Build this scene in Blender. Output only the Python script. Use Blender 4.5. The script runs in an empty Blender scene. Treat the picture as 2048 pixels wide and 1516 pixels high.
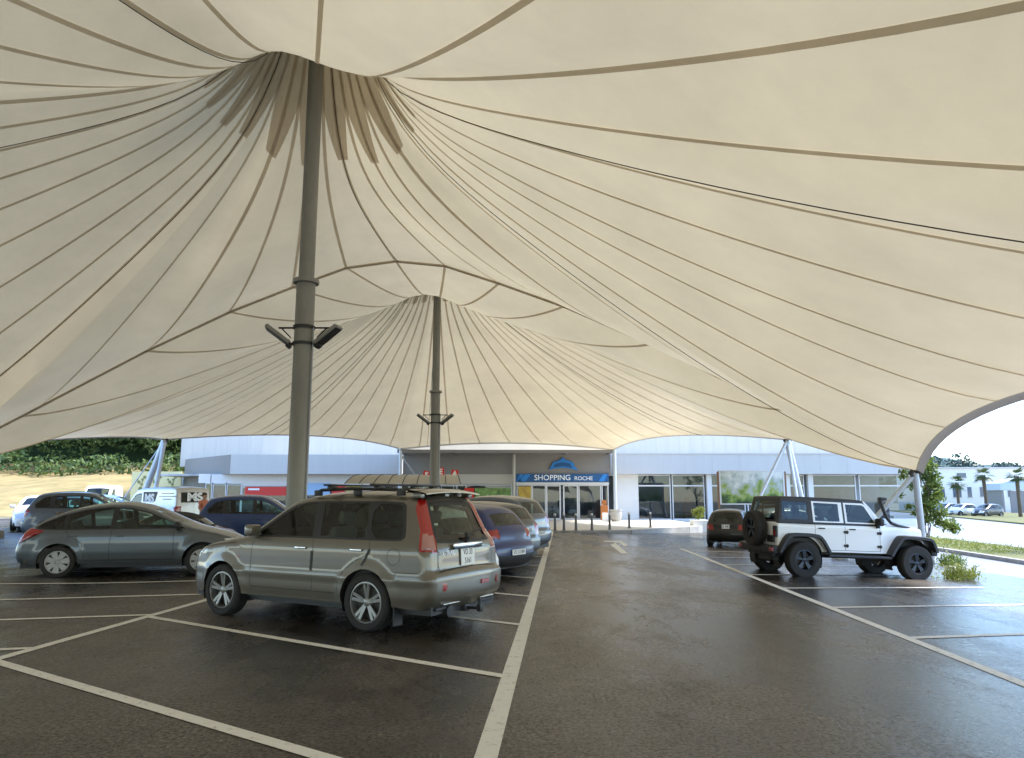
import bpy, bmesh, math, random
import numpy as np
from math import radians as R, sin, cos, pi
from mathutils import Vector, Matrix
from mathutils.geometry import delaunay_2d_cdt
random.seed(7); rng = np.random.default_rng(7)
sc = bpy.context.scene
col = sc.collection

# ---------------------------------------------------------------- camera, sky, sun, exposure
CAMH = 1.63
cam_d = bpy.data.cameras.new("camera"); cam = bpy.data.objects.new("camera", cam_d); col.objects.link(cam)
cam.location = (0, 0, CAMH); cam.rotation_euler = (R(90 + 9.14), 0, 0)
cam_d.sensor_width = 36; cam_d.lens = 1480 / 2048 * 36; cam_d.clip_start = .05; cam_d.clip_end = 3000
sc.camera = cam
SUN_EL = R(58); SUN_AZ = R(82)          # azimuth measured from +Y towards +X
w = bpy.data.worlds.new("World"); sc.world = w; w.use_nodes = True
nt = w.node_tree; bg = nt.nodes['Background']
sky = nt.nodes.new('ShaderNodeTexSky'); sky.sky_type = 'NISHITA'; sky.sun_disc = False
sky.sun_elevation = SUN_EL; sky.sun_rotation = SUN_AZ; sky.air_density = 1.0; sky.dust_density = .2; sky.ozone_density = 5
nt.links.new(sky.outputs[0], bg.inputs[0]); bg.inputs[1].default_value = .15
sd = bpy.data.lights.new("sun", 'SUN'); sd.energy = 2.7; sd.angle = R(16); sd.color = (1, .95, .88)
so = bpy.data.objects.new("sun", sd); col.objects.link(so)
sdir = Vector((sin(SUN_AZ) * cos(SUN_EL), cos(SUN_AZ) * cos(SUN_EL), sin(SUN_EL)))
so.rotation_euler = sdir.to_track_quat('Z', 'Y').to_euler(); so.location = (0, 60, 60)
sc.view_settings.view_transform = 'Standard'; sc.view_settings.look = 'None'
sc.view_settings.exposure = 2.05; sc.view_settings.gamma = 1

# ---------------------------------------------------------------- materials
def mat(name, c, rough=.6, metal=0, coat=0, var=0, vscale=4, bump=0, bscale=60, spec=.5, emit=None, c2=None, stretch=None):
    m = bpy.data.materials.new(name); m.use_nodes = True
    n = m.node_tree.nodes; l = m.node_tree.links; b = n['Principled BSDF']
    b.inputs['Base Color'].default_value = (*c, 1); b.inputs['Roughness'].default_value = rough
    b.inputs['Metallic'].default_value = metal; b.inputs['Coat Weight'].default_value = coat
    b.inputs['Coat Roughness'].default_value = .06; b.inputs['Specular IOR Level'].default_value = spec
    tc = n.new('ShaderNodeTexCoord'); src = tc.outputs['Object']
    if stretch:
        mp = n.new('ShaderNodeMapping'); mp.inputs['Scale'].default_value = stretch; l.new(src, mp.inputs[0]); src = mp.outputs[0]
    if var or c2:
        t = n.new('ShaderNodeTexNoise'); t.inputs['Scale'].default_value = vscale; t.inputs['Detail'].default_value = 6
        t.inputs['Roughness'].default_value = .65; l.new(src, t.inputs['Vector'])
        r = n.new('ShaderNodeValToRGB'); r.color_ramp.elements[0].position = .3; r.color_ramp.elements[1].position = .7
        d = c2 if c2 else tuple(max(0, x * (1 - var)) for x in c)
        e = c if c2 else tuple(min(1, x * (1 + var)) for x in c)
        r.color_ramp.elements[0].color = (*d, 1); r.color_ramp.elements[1].color = (*e, 1)
        l.new(t.outputs[0], r.inputs[0]); l.new(r.outputs[0], b.inputs['Base Color'])
    if bump:
        t = n.new('ShaderNodeTexNoise'); t.inputs['Scale'].default_value = bscale; t.inputs['Detail'].default_value = 3
        l.new(src, t.inputs['Vector'])
        bp = n.new('ShaderNodeBump'); bp.inputs['Strength'].default_value = bump; bp.inputs['Distance'].default_value = .02
        l.new(t.outputs[0], bp.inputs['Height']); l.new(bp.outputs[0], b.inputs['Normal'])
    if emit:
        b.inputs['Emission Color'].default_value = (*c, 1); b.inputs['Emission Strength'].default_value = emit
    return m

def glass(name, tint, dens, rough=.02):
    m = bpy.data.materials.new(name); m.use_nodes = True
    n = m.node_tree.nodes; l = m.node_tree.links; n.remove(n['Principled BSDF']); o = n['Material Output']
    g = n.new('ShaderNodeBsdfGlossy'); g.inputs['Roughness'].default_value = rough; g.inputs[0].default_value = (1, 1, 1, 1)
    t = n.new('ShaderNodeBsdfTransparent'); t.inputs[0].default_value = (*[x * (1 - dens) for x in tint], 1)
    f = n.new('ShaderNodeFresnel'); f.inputs[0].default_value = 1.5
    mx = n.new('ShaderNodeMixShader'); l.new(f.outputs[0], mx.inputs[0]); l.new(t.outputs[0], mx.inputs[1]); l.new(g.outputs[0], mx.inputs[2])
    l.new(mx.outputs[0], o.inputs[0]); return m

def paint(name, c, metal=.0, rough=.35, coat=.8):
    m = mat(name, c, rough, metal, coat=coat)
    n = m.node_tree.nodes; l = m.node_tree.links; b = n['Principled BSDF']   # road dust: rougher low down
    t = n.new('ShaderNodeTexNoise'); t.inputs['Scale'].default_value = 3; t.inputs['Detail'].default_value = 5
    tc = n.new('ShaderNodeTexCoord'); l.new(tc.outputs['Object'], t.inputs['Vector'])
    mr = n.new('ShaderNodeMapRange'); mr.inputs[3].default_value = .01; mr.inputs[4].default_value = .09
    l.new(t.outputs[0], mr.inputs[0]); l.new(mr.outputs[0], b.inputs['Coat Roughness'])
    return m

M = {}
M['silver'] = paint('silver_beige_paint', (.145, .130, .102), .5, .42)
M['grey'] = paint('dark_grey_paint', (.080, .094, .105), .45, .35)
M['white'] = paint('white_paint', (.84, .85, .85))
M['whitegrey'] = paint('light_silver_paint', (.55, .57, .60), .5)
M['navy'] = paint('navy_paint', (.003, .018, .10), 0, coat=.4)
M['blue'] = paint('blue_paint', (.006, .034, .13), 0, coat=.5)
M['bluegrey'] = paint('blue_grey_paint', (.075, .095, .125), .4)
M['midgrey'] = paint('mid_grey_paint', (.06, .065, .072), .4, coat=.6)
M['black'] = paint('black_paint', (.006, .006, .006), coat=.45)
M['red'] = paint('red_paint', (.30, .03, .025))
M['skyblue'] = paint('pale_blue_paint', (.35, .48, .62), .4)
M['trim'] = mat('black_trim', (.016, .016, .017), .5)
M['rubber'] = mat('tyre_rubber', (.022, .021, .020), .82, var=.25, vscale=9)
M['rim'] = mat('alloy_rim', (.24, .235, .225), .35, .7)
M['hubcap'] = mat('silver_hubcap', (.36, .36, .35), .45, .3)
M['darkrim'] = mat('anthracite_rim', (.035, .04, .05), .35, .6)
M['brake'] = mat('brake_disc', (.06, .055, .05), .6, .4)
M['chrome'] = mat('chrome', (.75, .78, .80), .12, 1)
M['steel'] = mat('galvanised_steel', (.42, .46, .50), .45, .35, var=.12, vscale=6)
M['mastpaint'] = mat('mast_paint', (.25, .25, .225), .5, .1, var=.14, vscale=3, stretch=(1, 1, .35))
M['darkmetal'] = mat('dark_metal', (.045, .045, .045), .5, .5)
M['tail'] = mat('red_lamp', (.30, .006, .005), .2, coat=.7)
M['tailclear'] = mat('clear_lamp', (.34, .15, .13), .18, coat=1)
M['headlamp'] = mat('headlamp_glass', (.62, .66, .68), .12, .3, coat=1)
M['orange'] = mat('amber', (.7, .2, .02), .3)
M['glass'] = glass('car_glass', (.78, .95, .84), .10)
M['privacy'] = glass('tinted_glass', (.75, .85, .78), .62)
M['cabin'] = mat('cabin_plastic', (.07, .068, .062), .8)
M['seat'] = mat('seat_fabric', (.13, .125, .115), .9)
M['hardtop'] = mat('grained_black', (.022, .023, .026), .55, bump=.15, bscale=200)
M['text_white'] = mat('white_lettering', (.85, .87, .9), .5)
M['plate'] = mat('plate_white', (.75, .75, .72), .4)

# ---------------------------------------------------------------- mesh helpers
class MB:
    def __init__(s): s.bm = bmesh.new()
    def box(s, a, b, bev=0, mtx=None, seg=2):
        t = bmesh.new(); bmesh.ops.create_cube(t, size=1)
        for v in t.verts:
            v.co = Vector(((v.co.x + .5) * (b[0] - a[0]) + a[0], (v.co.y + .5) * (b[1] - a[1]) + a[1], (v.co.z + .5) * (b[2] - a[2]) + a[2]))
        if bev: bmesh.ops.bevel(t, geom=t.edges[:] + t.verts[:], offset=bev, segments=seg, affect='EDGES', profile=.5)
        s.add(t, mtx); return s
    def add(s, t, mtx=None):
        if mtx is not None: t.transform(mtx)
        me = bpy.data.meshes.new('t'); t.to_mesh(me); t.free(); s.bm.from_mesh(me); bpy.data.meshes.remove(me)
    def tube(s, pts, r, n=8, cap=True):
        pts = [Vector(p) for p in pts]; rs = r if isinstance(r, (list, tuple)) else [r] * len(pts); rings = []
        up = None
        for i, p in enumerate(pts):
            d = (pts[min(i + 1, len(pts) - 1)] - pts[max(i - 1, 0)]).normalized()
            if up is None: up = Vector((0, 0, 1)) if abs(d.z) < .9 else Vector((1, 0, 0))
            a = d.cross(up).normalized(); b2 = a.cross(d).normalized(); up = b2
            rings.append([s.bm.verts.new(p + a * cos(2 * pi * k / n) * rs[i] + b2 * sin(2 * pi * k / n) * rs[i]) for k in range(n)])
        for i in range(len(rings) - 1):
            for k in range(n):
                s.bm.faces.new((rings[i][k], rings[i][(k + 1) % n], rings[i + 1][(k + 1) % n], rings[i + 1][k]))
        if cap: s.bm.faces.new(rings[0][::-1]); s.bm.faces.new(rings[-1])
        return s
    def lathe(s, prof, n=24, mtx=None, axis='z', close=False):
        t = bmesh.new(); rings = []
        for (r, h) in prof:
            ring = []
            for k in range(n):
                a = 2 * pi * k / n
                ring.append(t.verts.new((r * cos(a), r * sin(a), h) if axis == 'z' else (r * cos(a), h, r * sin(a))))
            rings.append(ring)
        m = len(rings)
        for i in range(m if close else m - 1):
            for k in range(n):
                A = rings[i]; B = rings[(i + 1) % m]
                t.faces.new((A[k], A[(k + 1) % n], B[(k + 1) % n], B[k]))
        if not close:
            for rr in (rings[0], rings[-1]):
                t.faces.new(rr)
        bmesh.ops.remove_doubles(t, verts=t.verts, dist=1e-5)
        bmesh.ops.recalc_face_normals(t, faces=t.faces)
        s.add(t, mtx); return s
    def prism(s, poly, d0, d1, plane='xz', mtx=None, bev=0):
        t = bmesh.new()
        f = {'xz': lambda a, b, d: (a, d, b), 'yz': lambda a, b, d: (d, a, b), 'xy': lambda a, b, d: (a, b, d)}[plane]
        A = [t.verts.new(f(p[0], p[1], d0)) for p in poly]; B = [t.verts.new(f(p[0], p[1], d1)) for p in poly]
        n = len(poly); t.faces.new(A); t.faces.new(B[::-1])
        for k in range(n): t.faces.new((A[k], B[k], B[(k + 1) % n], A[(k + 1) % n]))
        bmesh.ops.recalc_face_normals(t, faces=t.faces)
        if bev: bmesh.ops.bevel(t, geom=t.edges[:], offset=bev, segments=2, affect='EDGES', profile=.5)
        s.add(t, mtx); return s
    def quad(s, *p):
        s.bm.faces.new([s.bm.verts.new(q) for q in p]); return s
    def sheet(s, rows):
        V = [[s.bm.verts.new(p) for p in r] for r in rows]
        for i in range(len(V) - 1):
            for j in range(len(V[0]) - 1):
                s.bm.faces.new((V[i][j], V[i + 1][j], V[i + 1][j + 1], V[i][j + 1]))
        return s
    def build(s, name, m, parent=None, smooth=False, angle=35, recalc=False):
        if recalc: bmesh.ops.recalc_face_normals(s.bm, faces=s.bm.faces)
        me = bpy.data.meshes.new(name); s.bm.to_mesh(me); s.bm.free()
        for mm in (m if isinstance(m, (list, tuple)) else [m]): me.materials.append(mm)
        if smooth:
            me.shade_smooth()
            if angle < 180: me.set_sharp_from_angle(angle=R(angle))
        o = bpy.data.objects.new(name, me); col.objects.link(o)
        if parent: o.parent = parent
        return o

def tag(o, label=None, cat=None, group=None, kind=None):
    if label: o['label'] = label
    if cat: o['category'] = cat
    if group: o['group'] = group
    if kind: o['kind'] = kind
    return o
def thing(name, label, cat, loc=(0, 0, 0), rz=0, group=None):
    o = bpy.data.objects.new(name, None); col.objects.link(o); o.location = loc; o.rotation_euler = (0, 0, rz)
    o.empty_display_size = .2
    return tag(o, label, cat, group)
def copy_tree(o, parent=None):
    c = o.copy(); col.objects.link(c)
    if parent: c.parent = parent
    for ch in list(o.children): copy_tree(ch, c)
    return c
def text(name, s, size, m, parent=None, loc=(0, 0, 0), rot=(0, 0, 0), ext=.004, space=1, bold=0, sx=1, align='CENTER'):
    cu = bpy.data.curves.new(name, 'FONT'); cu.body = s; cu.size = size; cu.extrude = ext; cu.align_x = align; cu.align_y = 'CENTER'
    cu.space_character = space; cu.offset = bold; cu.resolution_u = 4
    t = bpy.data.objects.new(name, cu); col.objects.link(t); dg = bpy.context.evaluated_depsgraph_get()
    me = bpy.data.meshes.new_from_object(t.evaluated_get(dg)); bpy.data.objects.remove(t); bpy.data.curves.remove(cu)
    me.materials.clear(); me.materials.append(m)
    me.transform(Matrix.Diagonal((sx, 1, 1, 1)))
    o = bpy.data.objects.new(name, me); col.objects.link(o); o.location = loc; o.rotation_euler = rot
    if parent: o.parent = parent
    return o

def chaikin(p, it=2, closed=False):
    p = [np.array(q, float) for q in p]
    for _ in range(it):
        q = [] if closed else [p[0]]
        n = len(p)
        for i in range(n if closed else n - 1):
            a, b = p[i], p[(i + 1) % n]
            q += [a * .75 + b * .25, a * .25 + b * .75]
        if not closed: q.append(p[-1])
        p = q
    return np.array(p)
class QL:
    def __init__(s, l): s.l = l
    def quad(s, *p): s.l.append([tuple(q) for q in p])
def inpoly(P, poly):
    x, y = P[:, 0], P[:, 1]; r = np.zeros(len(P), bool); n = len(poly); j = n - 1
    for i in range(n):
        xi, yi = poly[i]; xj, yj = poly[j]
        if yi != yj:
            c = ((yi > y) != (yj > y)) & (x < (xj - xi) * (y - yi) / (yj - yi) + xi); r ^= c
        j = i
    return r
def dist_poly(P, line):
    a = line[:-1]; b = line[1:]; d = b - a; L2 = (d ** 2).sum(1) + 1e-12
    t = np.clip(((P[:, None, :] - a) * d).sum(2) / L2, 0, 1)
    q = a + t[..., None] * d
    return np.sqrt(((P[:, None, :] - q) ** 2).sum(2)).min(1)
def resample(p, step):
    out = [p[0]]
    for a, b in zip(p[:-1], p[1:]):
        n = max(1, int(math.ceil(np.linalg.norm(b - a) / step)))
        for k in range(1, n + 1): out.append(a + (b - a) * k / n)
    return np.array(out)

# ---------------------------------------------------------------- car body builder
class Shell:
    """car body: a triangulated side skin (x, z) and an over-the-top skin (s, y), windows and lamps cut as regions"""
    def __init__(s, top, sill, wheels, ra, Wz, Wx, Rr=.12, bulge=.04, step=.06, flare=0, flare_w=.12):
        s.step = step; s.top = resample(chaikin(top, 2), step * 1.1)
        d = np.diff(s.top, axis=0); s.S = np.concatenate([[0], np.cumsum(np.linalg.norm(d, axis=1))])
        t = np.gradient(s.top, axis=0); t /= np.linalg.norm(t, axis=1)[:, None] + 1e-9
        s.nrm = np.stack([-t[:, 1], t[:, 0]], 1); s.top_n = s.nrm
        s.Wz = np.array(Wz); s.Wx = np.array(Wx); s.Rr = Rr; s.bulge = bulge; s.wheels = wheels; s.ra = ra; s.flare = flare; s.fw = flare_w
        bot = [tuple(s.top[-1])]
        for (xw, zw) in sorted(wheels, reverse=True):
            r = ra; sz = sill
            ang = math.asin(max(-1, min(1, (sz - zw) / r)))
            n = 16
            for k in range(n + 1):
                a = ang + (pi - 2 * ang) * k / n
                bot.append((xw + r * cos(a), zw + r * sin(a)))
        bot.append(tuple(s.top[0]))
        s.bot = resample(np.array(bot), step * 1.2)
        s.outline = np.concatenate([s.top, s.bot[1:-1]])
        s.regs = []; s.wregs = []; s.gaps = []; s.wt = s.W(s.top)
    def W(s, P):
        x, z = P[:, 0], P[:, 1]
        w = np.interp(z, s.Wz[:, 0], s.Wz[:, 1]) * np.interp(x, s.Wx[:, 0], s.Wx[:, 1])
        if s.flare:
            for (xw, zw) in s.wheels:
                dd = np.hypot(x - xw, z - zw) - s.ra
                w = w + s.flare * np.clip(1 - dd / s.fw, 0, 1) ** .6 * (dd > -.02)
        d = dist_poly(P, s.top); q = np.clip(1 - d / s.Rr, 0, 1)
        return w - s.Rr * (1 - np.sqrt(np.clip(1 - q * q, 0, 1)))
    def side_pt(s, x, z, off=0, side=1):
        w = s.W(np.array([[x, z]], float))[0]; return Vector((x, side * (w + off), z))
    def s_of(s, x, z):
        d = np.hypot(s.top[:, 0] - x, s.top[:, 1] - z); return s.S[d.argmin()]
    def wrap(s, sv, yf, off=0):
        sv = np.atleast_1d(sv); yf = np.atleast_1d(yf)
        x = np.interp(sv, s.S, s.top[:, 0]); z = np.interp(sv, s.S, s.top[:, 1])
        nx = np.interp(sv, s.S, s.nrm[:, 0]); nz = np.interp(sv, s.S, s.nrm[:, 1])
        w = np.interp(sv, s.S, s.wt)
        b = s.bulge * (1 - yf ** 2) + off
        return np.stack([x + nx * b, yf * w, z + nz * b], 1)
    def build(s, root, body_mat, parts_mats):
        # regs: (polygon, part name, material, inset); first match wins
        s.wt = s.W(s.top) if True else None
        V = []; F = []; FR = []
        def tri(pts, polys, scale):
            V2 = [Vector((float(a), float(b))) for a, b in pts]; E = []
            for pl in polys:
                i0 = len(V2); n = len(pl); V2 += [Vector((float(a), float(b))) for a, b in pl]
                E += [(i0 + k, i0 + (k + 1) % n) for k in range(n)]
            r = delaunay_2d_cdt(V2, E, [], 0, 1e-4)
            return np.array([tuple(v) for v in r[0]]), [tuple(f) for f in r[2]]
        # side
        g = s.step; x0, x1 = s.outline[:, 0].min(), s.outline[:, 0].max(); z0, z1 = s.outline[:, 1].min(), s.outline[:, 1].max()
        X, Z = np.meshgrid(np.arange(x0, x1, g), np.arange(z0, z1, g * .8)); P = np.stack([X.ravel(), Z.ravel()], 1)
        P[:, 0] += (np.round(P[:, 1] / (g * .8)) % 2) * g * .5
        extra = [s.top - s.nrm * dd for dd in (s.Rr * .06, s.Rr * .25, s.Rr * .55, s.Rr)]
        P = np.concatenate([P[dist_poly(P, s.top) > s.Rr * 1.15]] + extra)
        P = P[inpoly(P, s.outline)]
        P = P[dist_poly(P, np.concatenate([s.outline, s.outline[:1]])) > min(.004, s.Rr * .05)]
        pv, pf = tri(P, [s.outline] + [r[0] for r in s.regs], 1)
        cen = np.array([pv[list(f)].mean(0) for f in pf]); ok = inpoly(cen, s.outline)
        rid = np.full(len(pf), -1)
        for i, r in enumerate(s.regs):
            mk = inpoly(cen, r[0]) & (rid < 0); rid[mk] = i
        wv = s.W(pv)
        for side in (1, -1):
            b0 = len(V); V += [(pv[i, 0], side * wv[i], pv[i, 1]) for i in range(len(pv))]
            for fi, f in enumerate(pf):
                if ok[fi]:
                    ff = tuple(b0 + k for k in f); F.append(ff[::-1] if side == 1 else ff); FR.append(('s', rid[fi], side) if rid[fi] >= 0 else None)
        # wrap
        s.wt = s.W(s.top)
        nS = len(s.S); rows = 9 if g < .09 else 7
        yf = np.linspace(-1, 1, rows)
        pts = [(s.S[i], y) for i in range(1, nS - 1) for y in yf[1:-1]]
        ol = [(a, 1) for a in s.S] + [(a, -1) for a in s.S[::-1]]
        ends = []
        pv, pf = tri(pts, [ol] + [r[0] for r in s.wregs], 1)
        cen = np.array([pv[list(f)].mean(0) for f in pf])
        rid = np.full(len(pf), -1)
        for i, r in enumerate(s.wregs):
            mk = inpoly(cen, r[0]) & (rid < 0); rid[mk] = i
        wp = s.wrap(pv[:, 0], pv[:, 1]); b0 = len(V); V += [tuple(p) for p in wp]
        for fi, f in enumerate(pf):
            F.append(tuple(b0 + k for k in f)); FR.append(('w', rid[fi], 1 if cen[fi][1] > 0 else -1) if rid[fi] >= 0 else None)
        # underside
        s._split(V, F, FR, root, body_mat)
    def _split(s, V, F, FR, root, body_mat):
        V = np.array(V); key = {}; remap = np.zeros(len(V), int); U = []
        for i, v in enumerate(np.round(V / 6e-4).astype(int)):
            k = tuple(v)
            if k not in key: key[k] = len(U); U.append(V[i])
            remap[i] = key[k]
        U = np.array(U); N = np.zeros_like(U); F2 = []; FR2 = []
        for f, r in zip(F, FR):
            a, b, c = (remap[k] for k in f)
            if a == b or b == c or a == c: continue
            n = np.cross(U[b] - U[a], U[c] - U[a]); N[a] += n; N[b] += n; N[c] += n; F2.append((a, b, c)); FR2.append(r)
        N /= np.linalg.norm(N, axis=1)[:, None] + 1e-12
        groups = {}
        for f, r in zip(F2, FR2):
            if r is None: k = ('body',)
            else:
                q = (s.regs if r[0] == 's' else s.wregs)[r[1]]
                k = (q[1], q[2].name, q[3], q[4] * r[2])
            groups.setdefault(k, []).append(f)
        s.parts = []
        for k, fs in groups.items():
            ids = sorted({i for f in fs for i in f}); mp = {i: j for j, i in enumerate(ids)}
            inset = 0 if k[0] == 'body' else k[2]
            pts = [tuple(U[i] - N[i] * inset) for i in ids]
            fl = [tuple(mp[i] for i in f) for f in fs]; nl = [tuple(N[i]) for i in ids]; nb = len(fl)
            if k[0] == 'body':                       # shut lines belong to the body skin
                for q in s.gaps:
                    b0 = len(pts); n_ = (Vector(q[1]) - Vector(q[0])).cross(Vector(q[2]) - Vector(q[0])).normalized()
                    pts += [tuple(p) for p in q]; nl += [tuple(n_)] * 4; fl.append((b0, b0 + 1, b0 + 2, b0 + 3))
            me = bpy.data.meshes.new(k[0]); me.from_pydata(pts, [], fl); me.update()
            me.shade_smooth(); me.normals_split_custom_set_from_vertices(nl)
            me.materials.append(body_mat if k[0] == 'body' else bpy.data.materials[k[1]])
            if k[0] == 'body' and s.gaps:
                me.materials.append(M['trim'])
                for p in me.polygons[nb:]: p.material_index = 1
            o = bpy.data.objects.new(k[0], me); col.objects.link(o); o.parent = root; s.parts.append(o)
    # region helpers; grp splits left / right (or numbered) into objects of their own
    def side(s, poly, name, m, inset=0, grp=1, smooth=0):
        p = np.array(poly, float)
        if smooth: p = chaikin(p, smooth, True)
        s.regs.append((p, name, m, inset, grp))
    def over(s, pts, name, m, inset=0, grp=0):
        """pts: ((x,z), yfrac)"""
        p = np.array([(s.s_of(*a), y) for a, y in pts]); s.wregs.append((p, name, m, inset, grp))
    def strip(s, mb, pl, wd=.008, off=.0015, side=(1, -1)):
        for sd in side:
            pts = resample(np.array(pl, float), .07)
            for a, b in zip(pts[:-1], pts[1:]):
                d = (b - a) / (np.linalg.norm(b - a) + 1e-9); n = np.array([-d[1], d[0]]) * wd / 2
                q = [s.side_pt(*(a - n), off, sd), s.side_pt(*(b - n), off, sd), s.side_pt(*(b + n), off, sd), s.side_pt(*(a + n), off, sd)]
                mb.quad(*(q if sd == -1 else q[::-1]))

def wheel_parts(root, x, y, r, rr, wd, side, style, rimmat, n=5, seg=40, steer=0, name='wheel'):
    e = bpy.data.objects.new(name, None); col.objects.link(e); e.parent = root; e.location = (x, y, r); e.empty_display_size = .1
    e.rotation_euler = (0, 0, steer + (0 if side > 0 else pi))
    h = wd / 2; t = MB()
    t.lathe([(rr, -h * .8), (rr + .02, -h), (r - .035, -h), (r - .008, -h * .82), (r, -h * .6), (r, -h * .2), (r - .008, -h * .18), (r - .008, -h * .1), (r, -h * .08),
             (r, h * .08), (r - .008, h * .1), (r - .008, h * .18), (r, h * .2), (r, h * .6), (r - .008, h * .82), (r - .035, h), (rr + .02, h * 1.0), (rr, h * .8)], seg, axis='y', close=True)
    t.build('tyre', M['rubber'], e, smooth=True)
    m = MB(); R0 = rr
    m.lathe([(R0 + .006, h * .86), (R0 - .012, h * .88), (R0 - .02, h * .7), (R0 - .03, -h * .7), (R0, -h * .8)], seg, axis='y', close=True)
    def spoke(a, w0, w1, ya, yb, r0=.04, r1=None):
        r1 = r1 or R0 - .012
        poly = [(r0, -w0, ya), (r1, -w1, yb), (r1, w1, yb), (r0, w0, ya)]
        A = []; B = []
        for (q, ww, yy) in poly:
            px = q * cos(a) - ww * sin(a); pz = q * sin(a) + ww * cos(a)
            A.append(m.bm.verts.new((px, yy, pz))); B.append(m.bm.verts.new((px * .99, yy - .03, pz * .99)))
        m.bm.faces.new(A); m.bm.faces.new(B[::-1])
        for k in range(4): m.bm.faces.new((A[k], B[k], B[(k + 1) % 4], A[(k + 1) % 4]))
    yo = h * .8; yi = h * .62
    a0 = .3
    for k in range(n):
        a = a0 + 2 * pi * k / n
        if style == 'star': spoke(a - .15, .018, .021, yi, yo); spoke(a + .15, .018, .021, yi, yo)
        elif style == 'twin': spoke(a - .13, .016, .024, yi, yo * .95); spoke(a + .13, .016, .024, yi, yo * .95)
        elif style == 'cap': spoke(a, .035, .062, yo, yo)
        else: spoke(a, .03, .045, yi, yo)
    m.lathe([(0, yi + .012), (.03, yi + .012), (.055, yi), (.07, yi - .03), (.07, -h * .2), (0, -h * .2)], 20, axis='y')
    bmesh.ops.recalc_face_normals(m.bm, faces=m.bm.faces)
    m.build('rim', rimmat, e, smooth=True, angle=30)
    b = MB(); b.lathe([(0, h * .1), (R0 - .05, h * .1), (R0 - .05, -h * .3), (0, -h * .3)], 24, axis='y'); b.build('brake_disc', M['brake'], e)
    return e

def cabin(root, xs, zf, hw, zroof, seats=True, x_dash=None, low=.3):
    """dark floor tub, dashboard and seats seen through the glass"""
    mb = MB(); x0, x1 = xs
    mb.box((x0, -hw + .06, low), (x1, hw - .06, zf - .35), 0)
    if x_dash: mb.box((x_dash, -hw + .1, zf - .36), (x_dash + .5, hw - .1, zf - .04), .05)
    mb.build('cabin_floor', M['cabin'], root)
    if seats:
        for (sx, ys) in seats:
            for y in ys:
                s = MB(); mt = Matrix.Translation((sx, y, zf - .36)) @ Matrix.Rotation(R(-14), 4, 'Y')
                s.box((-.07, -.23, 0), (.07, .23, .52), .05, mt)
                s.box((-.05, -.13, .56), (.05, .13, .74), .04, mt)
                s.box((0, -.24, -.1), (.48, .24, .07), .04, Matrix.Translation((sx, y, zf - .36)))
                s.build('seat', M['seat'], root, smooth=True)
def wells(root, wheels, ra, hw, depth=.34):
    for (xw, zw) in wheels:
        for sd in (1, -1):
            mb = MB(); n = 14; a0 = -.35; rows = []
            for k in range(n + 1):
                a = a0 + (pi - 2 * a0) * k / n
                rows.append([(xw + (ra + .004) * cos(a), sd * (hw - .03), zw + (ra + .004) * sin(a)), (xw + (ra + .004) * cos(a), sd * (hw - depth), zw + (ra + .004) * sin(a))])
            mb.sheet(rows)
            c = [mb.bm.verts.new((xw, sd * (hw - depth), zw))]
            ring = [mb.bm.verts.new(r[1]) for r in rows]
            for k in range(n): mb.bm.faces.new((c[0], ring[k], ring[k + 1]))
            mb.build('wheel_arch_liner', M['trim'], root)
def mirror_parts(root, sh, x, z, m, sz=(.11, .2, .14)):
    for sd in (1, -1):
        p = sh.side_pt(x, z, 0, sd); b = MB()
        b.box((p.x - sz[0] / 2, min(p.y, p.y + sd * .02) if sd > 0 else p.y - .02 - sz[1], p.z), (p.x + sz[0] / 2, p.y + .02 + sz[1] if sd > 0 else p.y - .02, p.z + sz[2]), .035, seg=3)
        b.box((p.x - .03, min(p.y - sd * .03, p.y + sd * .08), p.z - .03), (p.x + .04, max(p.y - sd * .03, p.y + sd * .08), p.z + .04), .01)
        b.build('wing_mirror', m, root, smooth=True)
def handles(root, sh, pts, m, ln=.17):
    for (x, z) in pts:
        for sd in (1, -1):
            p = sh.side_pt(x, z, .018, sd); b = MB()
            b.box((x - ln / 2, p.y - .008, z - .014), (x + ln / 2, p.y + .008, z + .014), .007)
            b.box((x - ln / 2 + .02, p.y - .03, z - .01), (x - ln / 2 + .04, p.y, z + .01)); b.box((x + ln / 2 - .04, p.y - .03, z - .01), (x + ln / 2 - .02, p.y, z + .01))
            b.build('door_handle', m, root, smooth=True)
def plate_part(root, x, y, z, w_, h_, lean, lines, rear=True, size=None):
    e = MB(); sgn = -1 if rear else 1
    mt = Matrix.Translation((x, y, z)) @ Matrix.Rotation(lean * (1 if rear else -1), 4, 'Y')
    e.box((-.006, -w_ / 2, -h_ / 2), (.006, w_ / 2, h_ / 2), .002, mt)
    o = e.build('number_plate', M['plate'], root)
    n = len(lines); sz = size or h_ / n * .95
    for i, s in enumerate(lines):
        zz = (n - 1) / 2 * h_ / n - i * h_ / n
        t = text('plate_text', s, sz, M['trim'], o, ext=.001, sx=.8)
        t.matrix_local = mt @ Matrix.Translation((sgn * .007, 0, zz)) @ Matrix(((0, 0, sgn, 0), (sgn, 0, 0, 0), (0, 1, 0, 0), (0, 0, 0, 1)))
    return o
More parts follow.
